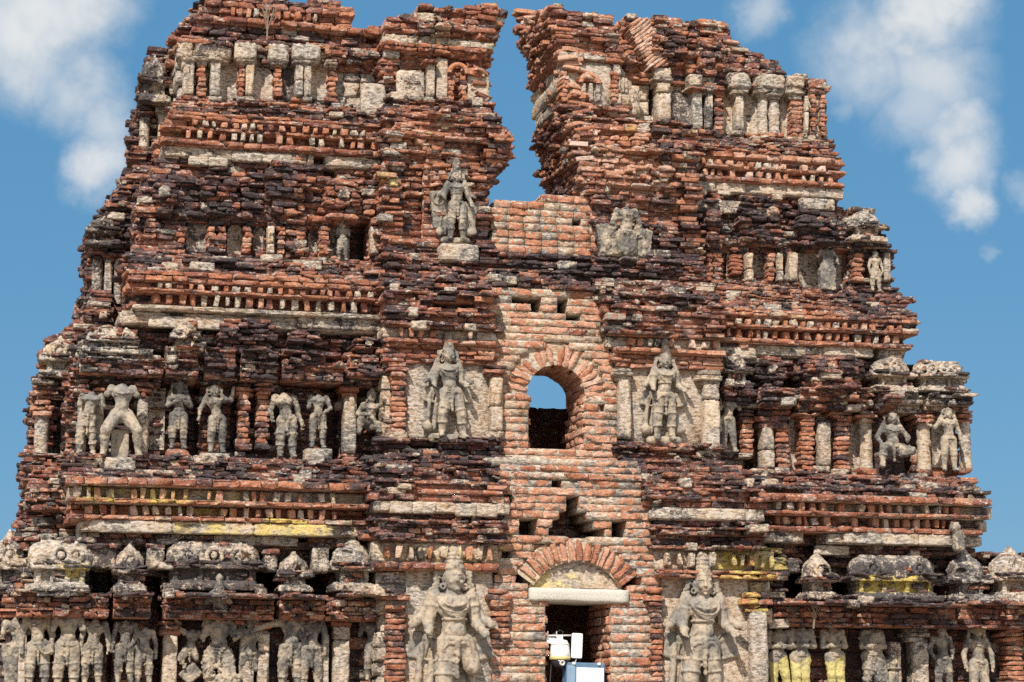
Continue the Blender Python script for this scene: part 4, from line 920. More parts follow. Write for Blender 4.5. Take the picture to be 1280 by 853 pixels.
def figure(head=True, crown=.16, sway=0., lean=0., arms=None, legs=None, back_arms=False, guardian=False, female=False, belly=.0, curls=True, skirt=True, extras=(), bulk=1., turn=0., face=True, belt=True, fingers=True):
    """a carved figure one unit tall to the top of the head; x right, -y front"""
    C = lambda a, b, r0, r1, k=None: pr.append(('cap', a, b, r0*bulk, r1*bulk, k))
    E = lambda c, r, k=None: pr.append(('ell', c, tuple(x*bulk for x in r), k))
    T = lambda c, RR, r, n=(0, 0, 1), k=.006: pr.append(('tor', c, RR*bulk, r, n, k))
    pr = []; px = sway; pel = (px, 0, .50); wst = (px*.45, -.005, .60); ch = (lean-px*.25, -.015, .735); nk = (lean*1.2-px*.3, -.005, .82); hd = (lean*1.4-px*.3+turn*.02, -.03, .915)
    C(pel, wst, .088, .064, .03); C(wst, ch, .064, .086, .03); E(ch, (.104, .074, .085)); E((ch[0], ch[1]-.005, .785), (.105, .056, .035)); E((wst[0], -.045, .585), (.065+belly*.5, .05+belly, .06+belly*.5))
    if female:
        for s in (-1, 1): E((ch[0]+s*.055, -.085, .735), (.044, .042, .044), .006)
    else:
        for s in (-1, 1): E((ch[0]+s*.052, -.062, .755), (.052, .03, .034), .012)
    sh = {s: (ch[0]+s*.116, -.0, .795) for s in (-1, 1)}; hip = {s: (px+s*.055, 0, .495) for s in (-1, 1)}
    for s in (-1, 1): E(sh[s], (.048, .045, .046))
    C(ch, nk, .05, .042, .02)
    if head:
        C(nk, hd, .042, .04, .01); E(hd, (.060, .066, .082), .01); E((hd[0], hd[1]-.01, hd[2]-.045), (.044, .05, .04), .012)
        if face:
            fx, fy, fz = hd[0]+turn*.03, hd[1]-.064, hd[2]
            C((fx, fy+.004, fz+.012), (fx, fy-.012, fz-.020), .006, .011, .004); E((fx, fy+.004, fz-.044), (.020, .010, .006), .003); E((fx, fy+.006, fz-.054), (.016, .010, .006), .003); E((fx, fy+.012, fz-.075), (.018, .014, .012), .006)
            for s in (-1, 1):
                pr.append(('cut', (fx+s*.026, fy-.002, fz+.006), (.016, .010, .008), None)); E((fx+s*.026, fy+.010, fz+.004), (.014, .011, .007), .002)
                C((fx+s*.010, fy+.002, fz+.021), (fx+s*.044, fy+.012, fz+.020), .006, .005, .003); E((fx+s*.034, fy+.012, fz-.028), (.018, .012, .016), .01)
        for s in (-1, 1):
            E((hd[0]+s*.062, hd[1]+.01, hd[2]-.005), (.012, .02, .028), .004); T((hd[0]+s*.07, hd[1], hd[2]-.055), -.0+.015, .008, (0, 1, 0))
        if curls:
            for i in range(14):
                for s in (-1, 1): E((hd[0]+s*(.074+.030*math.sin(i*1.7)**2+.0028*i), hd[1]+.03, hd[2]+.05-i*.012), (.019, .022, .015), .003)
        T((hd[0], hd[1]+.012, hd[2]+.058), .058, .012)
        if crown:
            z = hd[2]+.05; C((hd[0], hd[1]+.01, z), (hd[0], hd[1]+.015, z+crown), .060, .040, .006)
            for i in range(1, 5): T((hd[0], hd[1]+.012, z+crown*i/4.6), .058-.004*i, .009)
            E((hd[0], hd[1]+.015, z+crown+.012), (.03, .03, .02), .01); E((hd[0], hd[1]-.05, z+crown*.3), (.022, .014, .03), .004)
    else: E((nk[0], nk[1], nk[2]+.012), (.046, .042, .02), .012)
    # arms: (side, elbow offset from shoulder, hand offset from elbow) ; None hand = broken off
    if arms is None: arms = [(-1, (-.05, -.02, -.17), (.02, -.10, -.06)), (1, (.05, -.02, -.17), (-.02, -.10, -.06))]
    for s, el, ha in arms:
        p = sh[s]; e = tuple(p[i]+el[i] for i in range(3)); C(p, e, .043, .034, .012); T(tuple(p[i]+el[i]*.35 for i in range(3)), .038, .010, el)
        if ha is None: continue
        h = tuple(e[i]+ha[i] for i in range(3)); C(e, h, .035, .024, .01); T(tuple(e[i]+ha[i]*.8 for i in range(3)), .024, .009, ha)
        v = np.array(ha)/np.linalg.norm(ha); q = np.array(h)+v*.022; E(tuple(q), (.024, .024, .026), .01)
        if fingers:
            sd_ = np.cross(v, (0, 1, .2)); sd_ /= np.linalg.norm(sd_)+1e-6
            for f_ in range(4):
                b0 = q+sd_*(f_-1.5)*.013+v*.016; b1 = b0+v*(.024, .03, .029, .021)[f_]; b2 = b1+v*.010+np.array((0, -.016, -.004)); C(tuple(b0), tuple(b1), .0075, .0068, .003); C(tuple(b1), tuple(b2), .0068, .006, .003)
            t0 = q+sd_*s*.022; C(tuple(t0), tuple(t0+sd_*s*.012+v*.022), .008, .0065, .004)
    if back_arms:
        for s in (-1, 1):
            p = sh[s]; e = (p[0]+s*.075, .035, .675); h = (e[0]+s*.055, -.03, .625); C(p, e, .042, .034, .015); C(e, h, .034, .026, .01); E((h[0]+s*.01, h[1]-.01, h[2]), (.03, .028, .028), .01)
            for f_ in range(4): C((h[0]+s*.02, h[1]-.028, h[2]+(f_-1.5)*.013), (h[0]+s*.036, h[1]-.03, h[2]-.012+(f_-1.5)*.013), .008, .006, .003)
    if legs is None: legs = [(-1, (-.03, -.02, -.23), (0, .01, -.215)), (1, (.02, -.02, -.23), (.01, .01, -.215))]
    for s, kn, an in legs:
        p = hip[s]; kp = tuple(p[i]+kn[i] for i in range(3)); C(p, kp, .078, .054, .02)
        if an is None: continue
        a = tuple(kp[i]+an[i] for i in range(3)); mid = tuple(kp[i]+an[i]*.35+(0, .012, 0)[i] for i in range(3)); C(kp, mid, .052, .050, .015); C(mid, a, .050, .030, .015)
        E((kp[0], kp[1]-.025, kp[2]), (.036, .03, .034), .01)
        if skirt: T(tuple(p[i]+kn[i]*.80 for i in range(3)), .060, .010, kn); T(tuple(kp[i]+an[i]*.45 for i in range(3)), .047, .009, an); T(tuple(p[i]+kn[i]*.45 for i in range(3)), .068, .006, kn)
        T(tuple(a[i]+(0, 0, .02)[i] for i in range(3)), .032, .010, an)
        fz = a[2]-.018; C((a[0], a[1]+.015, fz), (a[0]+s*.018, a[1]-.075, fz-.008), .032, .024, .015)
        for t in range(5): E((a[0]+s*.018+(t-2)*.011, a[1]-.10+abs(t-2)*.005, fz-.014), (.0065, .013, .008), .002)
    if belt:
        T((px, 0, .53), .092, .014); T((px, 0, .505), .098, .010); E((px, -.098, .525), (.022, .014, .022), .004)
    if guardian or skirt:
        for i in range(5): E((px+.004*math.sin(i*2), -.085+.004*i, .49-i*.045), (.022-.002*i, .022, .026), .01)
        T((px, -.05, .455), .045, .010, (0, 1, .2))
    T((ch[0], ch[1]-.005, .800), .072, .009, (0, -.45, 1)); T((ch[0], ch[1]-.03, .785), .085, .008, (0, -.75, 1))
    C((ch[0]+.10, -.05, .79), (wst[0]-.05, -.068, .60), .009, .009, .004); C((wst[0]-.05, -.068, .60), (px-.085, -.05, .54), .009, .008, .004)
    if guardian:
        T((wst[0], -.015, .655), .075, .008); T((ch[0], ch[1]-.045, .765), .095, .007, (0, -1.1, 1))
        for s in (-1, 1):
            pr.append(('box', (s*.205, .06, .49), (.060, .02, .085), s*.22, .012)); C((s*.14, .04, .405), (s*.27, .045, .435), .012, .010, .006)
            C((s*.105, .045, .50), (s*.15, .055, .12), .024, .030, .01); C((s*.12, .05, .52), (s*.20, .05, .56), .02, .022, .012)
            T((px+s*.04, -.06, .46), .05, .009, (s*.3, 1, .3))
        E((-.225, .03, .135), (.058, .05, .058), .01); C((-.225, .04, .13), (-.19, .04, .50), .024, .02, .01)
        E((.20, .04, .14), (.05, .045, .05), .01); C((-.16, .05, .015), (.16, .05, .015), .05, .05, .02)
    for e in extras: pr.append(e)
    return pr

def statue(u, v0, v1, y, label, spec, group=None, unit=None, rough=.006, vox=None, yel=0., grime=.45, low=0, ped=None, cat='statue', name='statue', mirror=False, yr=None):
    """u: centre column; v0..v1: top and bottom rows in the photo"""
    x, z0 = P(u, v1, y); z1 = P(u, v0, y)[1]
    pr = figure(**spec) if isinstance(spec, dict) else spec
    b = []
    for p in pr:
        if p[0] == 'cap': m = max(p[3], p[4]); b += [np.minimum(p[1], p[2])-m, np.maximum(p[1], p[2])+m]
        elif p[0] in ('ell', 'cut'): b += [np.array(p[1])-p[2], np.array(p[1])+p[2]]
        elif p[0] == 'tor': b += [np.array(p[1])-p[2]-p[3], np.array(p[1])+p[2]+p[3]]
        else: m = np.linalg.norm(p[2]); b += [np.array(p[1])-p[2], np.array(p[1])+p[2]]
    b = np.array(b); lo, hi = b.min(0), b.max(0); pass
    sc = (z1-z0)/(hi[2]-lo[2]) if unit is None else unit
    vx = vox or max(.0058, .0105/sc)
    V, Q = sdf_mesh(pr, lo-.03, hi+.03, vx, rough*.62, random.randint(0, 9999))
    V = V.copy(); V[:, 2] -= lo[2]
    if mirror: V[:, 0] *= -1; Q = Q[:, ::-1]
    A = np.tile(np.array([.5, grime, .5, 0.]), (len(V), 1))
    if yel: 
        h = (yr or (0., .62)); t = V[:, 2]/V[:, 2].max()+np.array([fbm(*q, 4) for q in V])*.16; A[:, 3] = yel*np.clip((h[1]-t)/.06, 0, 1)*np.clip((t-h[0])/.06+.5, 0, 1)
    o = mesh_obj(name, V*sc, Q, A, None, STO, smooth=True); o.location = (x, y, z0)
    tag(o, label, cat, group)
    if ped:
        w, h, dp, k = ped; mb = MB()
        if k == 'p': mb.slab((0, .02, -h/2), (w, dp, h), attr=(.5, .3, 1, 0))
        else:
            n = max(1, round(h/.07))
            for i in range(n): mb.brick((random.gauss(0, .01), .02, -h*(i+.5)/n), (w*U(.9, 1.05), dp, h/n*.93), attr=(.5, .4, .3, 0))
        mb.build('pedestal', o, marks=False)
    return o
GRD = dict(crown=.17, guardian=True, back_arms=True, arms=[(-1, (-.035, -.015, -.16), (-.015, -.085, -.05)), (1, (.035, -.015, -.16), (.02, -.085, -.045))])
# ------------------------------------------------------------------ the statues
G1 = 'large guardian statues beside the openings'; G2 = 'small statues along the lowest niche row'; G3 = 'small statues along the second niche row'; G4 = 'small statues along the third niche row'
def D_(**k): d = dict(GRD); d.update(k); return d
statue(565, 679, 915, -.50, 'large crowned stone guardian left of the doorway, one lower leg lost to bare brick', D_(sway=.015, turn=.3, crown=.11, legs=[(-1, (-.02, -.03, -.23), (0, .02, -.215)), (1, (.05, -.03, -.13), None)]), G1, rough=.0045, grime=.22)
statue(880, 686, 905, -.50, 'large crowned stone guardian right of the doorway, beside the yellow stained plaster', D_(sway=-.01, turn=-.15, crown=.13), G1, rough=.004, grime=.24)
statue(560, 413, 553, .07, 'crowned guardian in a tall plaster niche left of the arched window, one knee bent outward', D_(sway=.03, turn=.25, legs=[(-1, (-.045, -.05, -.22), (-.0, .03, -.215)), (1, (.055, -.03, -.23), (.02, .01, -.215))]), G1, rough=.005, grime=.36)
statue(832, 421, 556, .07, 'crowned guardian in a tall plaster niche right of the arched window, legs straight and together', D_(sway=-.01, turn=-.1), G1, rough=.005, grime=.36)
statue(570, 196, 305, .62, 'crowned grey guardian standing on a big stone block below the left side of the gap', D_(sway=.01, arms=[(-1, (-.05, -.015, -.16), (-.02, -.09, -.05)), (1, (.05, -.015, -.16), (.03, -.06, -.10))], extras=[('box', (-.22, .08, .45), (.11, .04, .26), .1, .02), ('box', (.2, .08, .36), (.09, .04, .22), -.12, .02), ('tor', (-.24, .03, .60), .08, .022, (0, 1, 0), .01), ('cap', (.16, .05, .5), (.26, .05, .15), .03, .045, .02)]), G1, rough=.0075, grime=.46)
mb = MB(); x0, x1 = P(551, 316, .5)[0], P(599, 316, .5)[0]; z0, z1 = P(575, 328, .5)[1], P(575, 305, .5)[1]
def at_origin(mb, name, loc, label, cat):
    o = mb.build(name, None, marks=False); o.location = loc; return tag(o, label, cat)
mb.slab((0, 0, (z1-z0)/2), (x1-x0, .34, z1-z0), attr=(.6, .42, .95, .15)); at_origin(mb, 'stone_block', ((x0+x1)/2, .62, z0), 'rounded stone block under the crowned guardian below the gap, half blackened', 'stone block')
bust = figure(head=False, back_arms=False, guardian=False, legs=[(-1, (-.02, -.02, -.20), None), (1, (.02, -.02, -.20), None)], arms=[(-1, (-.07, .0, -.16), None), (1, (.07, .0, -.16), None)])
bust = [p for p in bust]+[('box', (-.23, .07, .44), (.12, .05, .20), .12, .02), ('box', (.23, .07, .42), (.11, .05, .18), -.15, .02), ('cap', (-.16, .03, .62), (-.27, .03, .42), .05, .04, .02), ('cap', (.16, .03, .60), (.26, .03, .36), .05, .04, .02), ('ell', (-.25, .02, .36), (.06, .06, .07), .02), ('ell', (.0, -.02, .34), (.10, .07, .12), .03), ('cap', (-.26, .05, .28), (.27, .05, .27), .06, .05, .03)]
statue(783, 257, 322, .62, 'headless grey torso of a broken guardian below the right side of the gap', bust, G1, rough=.012, grime=.5)

H0 = dict(head=False)
st_out = [(-1, (-.05, -.01, -.17), (.0, -.03, -.13)), (1, (.05, -.01, -.17), (.0, -.03, -.13))]
stump = [(-1, (-.04, -.02, -.12), None), (1, (.04, -.02, -.12), None)]
cross = [(-1, (-.035, -.03, -.17), (.12, -.09, .0)), (1, (.035, -.03, -.17), (-.12, -.09, .0))]
statue(44, 766, 866, -.02, 'headless figure with a round shield at its hip on the left corner pier', dict(head=False, arms=st_out, sway=.015, extras=[('ell', (.10, -.10, .49), (.085, .03, .085), .006), ('tor', (.10, -.12, .49), .07, .010, (0, 1, 0), .006)]), G2, rough=.008, grime=.38)
statue(82, 762, 868, -.06, 'headless stump-armed figure with a diagonal sash, next to the shield bearer', dict(head=False, arms=stump, bulk=1.05, belly=.02), G2, rough=.008, grime=.36)
statue(116, 772, 862, -.02, 'headless slim figure at the right edge of the left corner pier', dict(head=False, arms=st_out, sway=-.02), G2, rough=.009, grime=.44)
statue(19, 770, 862, .08, 'worn draped figure half hidden at the far left corner, leaning against the wall', dict(head=False, arms=stump, sway=.05, extras=[('box', (-.03, .02, .28), (.12, .08, .27), .12, .05)]), G2, rough=.013, grime=.42)
statue(155, 774, 856, -.02, 'left figure of a headless dark pair standing close together under a red brick capital', dict(head=False, arms=st_out), G2, rough=.011, grime=.56)
statue(179, 783, 858, -.04, 'paunchy right figure of a headless dark pair under a red brick capital', dict(head=False, arms=[(-1, (-.05, -.03, -.16), (-.05, -.06, -.05)), (1, (.05, 0, -.17), (.01, 0, -.15))], belly=.02), G2, rough=.010, grime=.5)
statue(238, 770, 852, .0, 'broken dancing figure with a raised arm and a diamond shaped block below it', dict(head=False, arms=[(-1, (-.12, -.02, .08), (-.05, -.03, .14)), (1, (.08, -.02, -.12), None)], legs=[(-1, (-.10, -.06, -.14), (.08, .02, -.12)), (1, (.06, -.02, -.14), None)], sway=-.03, extras=[('box', (.0, .0, .10), (.16, .06, .13), .75, .01)]), G2, rough=.014, grime=.48)
statue(272, 768, 868, .02, 'badly eroded pale figure holding a fan shaped drum in the wide middle bay', dict(head=False, arms=stump, bulk=1.1, legs=[(-1, (-.06, -.05, -.16), (.03, .02, -.20)), (1, (.06, -.05, -.16), None)], extras=[('ell', (.08, -.08, .22), (.13, .05, .10), .01)]), G2, rough=.018, grime=.36)
statue(312, 764, 842, .0, 'dark broken bust with one bent arm at the right side of the wide middle bay', dict(head=True, face=False, crown=0, arms=[(-1, (-.08, -.05, -.10), (.05, -.08, .03)), (1, (.05, -.02, -.14), (-.05, -.06, .02))], legs=[(-1, (-.02, 0, -.14), None), (1, (.02, 0, -.14), None)]), G2, rough=.016, grime=.5)
statue(362, 768, 866, -.05, 'headless figure reaching one arm out sideways, left of a close pair under a pale capital', dict(head=False, arms=[(-1, (-.16, -.02, -.04), (-.13, -.02, -.05)), (1, (.04, -.01, -.16), (.0, 0, -.14))], bulk=1.05, belly=.02), G2, rough=.010, grime=.45)
statue(388, 770, 868, -.04, 'headless figure with tight arms, right of a close pair under a pale capital', dict(head=False, arms=[(-1, (-.02, -.03, -.16), (.06, -.06, .03)), (1, (.05, -.01, -.16), (-.01, -.03, -.13))], bulk=1.0), G2, rough=.011, grime=.5)
statue(464, 757, 852, .03, 'slim dark figure with a worn head in a rounded plaster niche, beside the brick pilaster', dict(face=False, crown=0, curls=False, female=True, sway=.035, arms=[(-1, (-.04, 0, -.16), None), (1, (.07, -.02, -.12), (.05, -.05, -.06))]), G2, rough=.008, grime=.56)
for u, v0, v1, l in ((974, 783, 872, 'headless figure with folded arms and yellow legs beside the pale pilaster'), (1003, 781, 874, 'headless figure with folded arms and yellow legs, middle of the yellow stained trio'), (1043, 782, 872, 'headless figure with folded arms, its whole skirt bright yellow, next to the rusty niche')):
    statue(u, v0, v1, -.05, l, dict(head=False, arms=cross, sway=(-.02 if u < 1020 else .02), skirt=False, legs=[(-1, (.0, -.02, -.23), (.01, .01, -.215)), (1, (.05 if u < 990 else .0, -.02, -.23), (.04, .01, -.215))], bulk=1.05), G2, rough=.007, grime=.3, yel=.70)
statue(1092, 783, 868, -.03, 'bulky eroded headless figure right of the rusty niche, a small yellow stain on its side', dict(head=False, arms=cross, bulk=1.2, extras=[('box', (.10, .03, .25), (.10, .07, .22), .2, .04)]), G2, rough=.016, grime=.42, yel=.35)
statue(1117, 813, 870, -.03, 'small child sized worn figure beside the eroded bulky one', dict(face=False, crown=0, curls=False, arms=cross), G2, rough=.012, grime=.5)
statue(1179, 774, 868, -.02, 'worn figure with a pointed head and one hanging arm, left of the grey headed figure', dict(face=False, crown=.06, curls=False, arms=[(-1, (-.08, -.02, -.15), (.05, -.05, -.12)), (1, (.05, -.02, -.15), (-.03, -.05, -.08))], sway=.02), G2, rough=.011, grime=.52)
statue(1224, 777, 880, -.04, 'grey headed figure with long hanging arms in the rust coloured niche near the right corner', dict(crown=0, sway=.01, arms=[(-1, (-.08, -.01, -.17), (.01, -.04, -.15)), (1, (.08, -.01, -.17), (.0, -.03, -.15))], skirt=False, bulk=1.06), G2, rough=.007, grime=.42)
# animal fragment on the ledge
pr = [('cap', (0, 0, .1), (-.03, -.02, .55), .20, .17, .03), ('ell', (-.12, -.06, .78), (.19, .17, .17), .06), ('ell', (-.22, -.12, .72), (.12, .10, .09), .05), ('cap', (.05, -.05, .55), (.24, -.02, .45), .10, .07, .05), ('cap', (-.08, -.12, .4), (-.10, -.16, .05), .08, .07, .04), ('cap', (.10, -.12, .38), (.12, -.16, .05), .08, .07, .04), ('ell', (.02, .02, .9), (.06, .05, .08), .04), ('ell', (-.2, 0, .92), (.05, .05, .07), .03)]
statue(1198, 652, 692, -.22, 'broken seated animal sculpture on the right end of the cornice ledge', pr, None, rough=.022, vox=.022, grime=.55, cat='animal sculpture', name='animal_sculpture')
pr = [('ell', (0, 0, .25), (.30, .14, .25), .05), ('cap', (0, -.02, .4), (.02, -.03, .85), .17, .09, .06), ('ell', (.02, -.06, .85), (.12, .12, .12), .05), ('cap', (-.2, -.05, .3), (-.38, -.06, .08), .10, .07, .05), ('cap', (.2, -.05, .3), (.36, -.06, .08), .10, .07, .05)]
statue(273, 716, 757, -.38, 'dark weathered ornament like a crouching beast above the wide middle bay', pr, None, rough=.025, vox=.022, grime=.6, cat='ornament', name='crouching_ornament')

statue(150, 477, 573, .28, 'headless pale figure squatting with legs spread wide on the upper left corner pier', dict(head=False, arms=[(-1, (-.05, 0, -.06), None), (1, (.05, 0, -.06), None)], skirt=False, belt=False, legs=[(-1, (-.125, -.10, -.185), (-.01, .06, -.25)), (1, (.125, -.10, -.185), (.02, .06, -.25))], bulk=1.1, extras=[('box', (.0, .10, .17), (.10, .03, .17), .0, .03)]), G3, rough=.007, grime=.3, ped=(.36, .16, .3, 'p'))
statue(111, 488, 572, .42, 'thin leaning headless figure at the outer edge of the upper left corner pier', dict(head=False, arms=stump, sway=-.04, bulk=.95), G3, rough=.012, grime=.34)
statue(222, 473, 563, .52, 'dark figure with hands joined at its chest, standing in a deep shaded niche', dict(crown=.03, arms=[(-1, (-.05, -.03, -.15), (.12, -.10, .05)), (1, (.05, -.03, -.15), (-.10, -.10, .05))], bulk=1.05), G3, rough=.008, grime=.56, ped=(.3, .1, .3, 'b'))
statue(268, 478, 568, .50, 'dark swaying female figure with one arm raised beside her head', dict(crown=.02, female=True, sway=.03, lean=-.01, arms=[(-1, (-.09, -.01, -.15), (-.02, -.03, -.15)), (1, (.13, .02, .0), (.02, .0, .13))]), G3, rough=.008, grime=.52, ped=(.36, .16, .32, 'p'))
statue(355, 489, 574, .46, 'headless female figure with one long hanging arm, beside the red brick pilasters', dict(head=False, female=True, sway=.03, arms=[(-1, (-.07, .0, -.16), (.02, -.03, -.10)), (1, (.06, -.01, -.17), (.05, -.02, -.17))], bulk=1.08), G3, rough=.011, grime=.48)
statue(397, 491, 562, .48, 'headless figure on a rough pedestal left of the black recess', dict(head=False, arms=[(-1, (-.04, -.02, -.16), None), (1, (.07, -.02, -.16), (-.08, -.08, -.06))], bulk=1.0), G3, rough=.011, grime=.50, ped=(.34, .15, .34, 'p'))
SIT = [(-1, (-.17, -.13, -.04), (.15, -.05, -.07)), (1, (.17, -.13, -.04), (-.17, -.06, -.06))]
statue(464, 484, 546, .50, 'seated figure with one raised knee between the plaster pilaster and the guardian niche', dict(face=False, crown=.05, curls=False, legs=[(-1, (-.13, -.15, .05), (-.02, .02, -.17)), (1, (.17, -.13, -.04), (-.15, -.05, -.06))], arms=[(-1, (-.10, -.04, -.14), (.12, -.10, -.02)), (1, (.09, .0, -.16), (.0, -.03, -.12))], skirt=False), G3, rough=.010, grime=.48)
statue(912, 495, 567, .46, 'slim headless figure with a swung hip, right of the right guardian niche', dict(head=False, arms=stump, sway=-.035, skirt=False, female=True, legs=[(-1, (.0, -.02, -.23), (.0, .01, -.215)), (1, (.03, -.03, -.23), (.03, .02, -.215))]), G3, rough=.006, grime=.36)
statue(1116, 512, 588, .42, 'large seated crowned figure with one leg hanging down in a dark niche', dict(crown=.02, bulk=1.12, belly=.02, legs=[(-1, (-.13, -.14, -.02), (-.03, -.01, -.24)), (1, (.19, -.13, -.05), (-.17, -.06, -.05))], arms=[(-1, (-.12, -.02, -.15), (.02, -.10, -.10)), (1, (.13, -.01, -.14), (-.06, -.10, -.06))], extras=[('box', (0, .05, .40), (.22, .10, .03), 0., .02)]), G3, rough=.010, grime=.5)
statue(1187, 507, 590, .38, 'pale grey figure at the right corner with one arm resting on a short pillar', dict(crown=0, curls=True, arms=[(-1, (-.13, -.02, -.12), (-.10, -.04, .03)), (1, (.07, .0, -.17), (.02, -.03, -.16))], skirt=False), G3, rough=.007, grime=.26)
statue(428, 275, 327, 1.05, 'eroded pale upright figure beside the black recess in the third storey', dict(head=True, face=False, crown=0, curls=False, arms=stump, bulk=1.15), G4, rough=.018, grime=.4)
statue(1034, 309, 364, 1.02, 'headless draped lump of a figure between two black panels', dict(head=False, arms=[(-1, (-.05, 0, -.1), None), (1, (.08, -.03, -.12), (.0, -.05, -.1))], extras=[('box', (.0, .0, .22), (.16, .09, .22), .0, .05), ('box', (.02, .0, .5), (.11, .08, .2), .05, .05)]), G4, rough=.014, grime=.5)
statue(1095, 312, 366, .98, 'worn grey figure under the corner pavilion of the third storey', dict(face=False, crown=.0, curls=False, arms=st_out, bulk=1.1), G4, rough=.013, grime=.34)
statue(1070, 0, 0, 0, '', None) if False else None

# ------------------------------------------------------------------ equipment in the doorway
WHT = plain('white_plastic', (.80, .80, .78), .4, var=.03); BLU = plain('blue_grey_metal', (.10, .17, .27), .45, var=.12); DRK = plain('dark_lens', (.02, .02, .03), .15, var=.1); YELP = plain('yellowed_plastic', (.62, .52, .22), .5, var=.1); STE = plain('galvanised_pipe', (.55, .53, .48), .45, var=.1); GLS = plain('frosted_lamp_glass', (.82, .83, .84), .25, var=.02); BLK = plain('black_cable', (.03, .03, .03), .6)
import bmesh
def bm_obj(name, bm, mat, par=None, smooth=False):
    me = bpy.data.meshes.new(name); bmesh.ops.recalc_face_normals(bm, faces=bm.faces); bm.to_mesh(me); bm.free(); me.materials.append(mat)
    if smooth: me.polygons.foreach_set('use_smooth', [True]*len(me.polygons))
    o = bpy.data.objects.new(name, me); col.objects.link(o); o.parent = par; return o
def rbox(sx, sy, sz, bev=.008, loc=(0, 0, 0), rz=0.):
    bm = bmesh.new(); bmesh.ops.create_cube(bm, size=1, matrix=Matrix.Translation(loc) @ Matrix.Rotation(rz, 4, 'Z') @ Matrix.Diagonal((sx, sy, sz, 1)))
    bmesh.ops.bevel(bm, geom=bm.edges[:], offset=bev, segments=2, affect='EDGES', profile=.6); return bm
def lathe(prof, n=28, loc=(0, 0, 0)):
    bm = bmesh.new(); rings = [[bm.verts.new((loc[0]+r*math.cos(2*math.pi*i/n), loc[1]+r*math.sin(2*math.pi*i/n), loc[2]+z)) for i in range(n)] for r, z in prof]
    for a, b in zip(rings[:-1], rings[1:]):
        for i in range(n): bm.faces.new((a[i], a[(i+1) % n], b[(i+1) % n], b[i]))
    bm.faces.new(rings[0]); bm.faces.new(rings[-1]); return bm
def tube(pts, r, n=10):
    bm = bmesh.new(); prev = None
    for i, p in enumerate(pts):
        p = Vector(p); d = (Vector(pts[min(i+1, len(pts)-1)])-Vector(pts[max(i-1, 0)])).normalized(); a = d.orthogonal().normalized(); b = d.cross(a)
        rg = [bm.verts.new(p+r*(math.cos(2*math.pi*k/n)*a+math.sin(2*math.pi*k/n)*b)) for k in range(n)]
        if prev:
            for k in range(n): bm.faces.new((prev[k], prev[(k+1) % n], rg[(k+1) % n], rg[k]))
        else: bm.faces.new(rg)
        prev = rg
    bm.faces.new(prev); return bm
def empty(name, loc):
    o = bpy.data.objects.new(name, None); o.location = loc; col.objects.link(o); return o
YD0 = YS-.12
def Q(u, v, y=YD0): x, z = P(u, v, y); return Vector((x, y, z))
# pole bracket: horizontal pipe from the left jamb
o = Q(682, 795, YS+.08); br = empty('wall_bracket', o); tag(br, 'pale horizontal pipe bracket fixed to the left door jamb, carrying the white camera', 'bracket')
e = Q(714, 794.5, YS+.0)-o
bm_obj('pipe', tube([(-.06, 0, 0), e], .011), STE, br, True); bm_obj('junction_box', rbox(.17, .07, .075, .008, (.09, .02, -.055)), WHT, br)
for u in (684.5, 695.5):
    p = Q(u, 794, YS+.05)-o; bm_obj('clamp', tube([p+Vector((0, -.01, -.03)), p+Vector((0, -.012, .045))], .006, 8), STE, br)
# dome camera
b = Q(700, 825.5, YS+.02); cm = empty('security_camera', b); tag(cm, 'white dome security camera hanging in the doorway with a dark round lens', 'security camera')
bm_obj('housing', lathe([(.02, .30), (.035, .295), (.04, .245), (.085, .235), (.108, .19), (.118, .10), (.122, .045), (.118, .04)]), WHT, cm, True)
bm_obj('trim_ring', lathe([(.122, .042), (.126, .035), (.124, .010), (.116, .004)]), YELP, cm, True)
bm_obj('dome', lathe([(.110, .006), (.108, -.03), (.085, -.075), (.045, -.10), (.01, -.107)]), DRK, cm, True)
ln = bm_obj('lens', lathe([(.034, -.02), (.036, .0), (.030, .014), (.020, .016), (.0195, .008), (.002, .006)], 20), STE, cm, True); ln.rotation_euler = (R(90), 0, 0); ln.location = (0.0, -.105, -.035)
gl = bm_obj('glass', lathe([(.019, 0), (.016, .006), (.002, .009)], 16), DRK, ln, True)
bm_obj('seam_ring', lathe([(.105, .196), (.1135, .190), (.1135, .182), (.110, .178)]), STE, cm, True)
bm_obj('signal_cable', tube([(.02, .03, .29), (.06, .05, .34), (.02, .07, .36), (-.08, .07, .30), (-.16, .06, .24)], .006, 8), BLK, cm, True)
# antenna panel
p = Q(721, 807.5, YS+.0); an = empty('antenna_panel', p); tag(an, 'upright white antenna panel at the end of the pipe bracket', 'antenna')
bm_obj('casing', rbox(.135, .05, .30, .018), WHT, an).rotation_euler = (0, R(2.5), 0)
bm_obj('cable', tube([(.0, .0, -.14), (-.012, .01, -.18), (-.02, .01, -.21)], .005, 8), WHT, an, True)
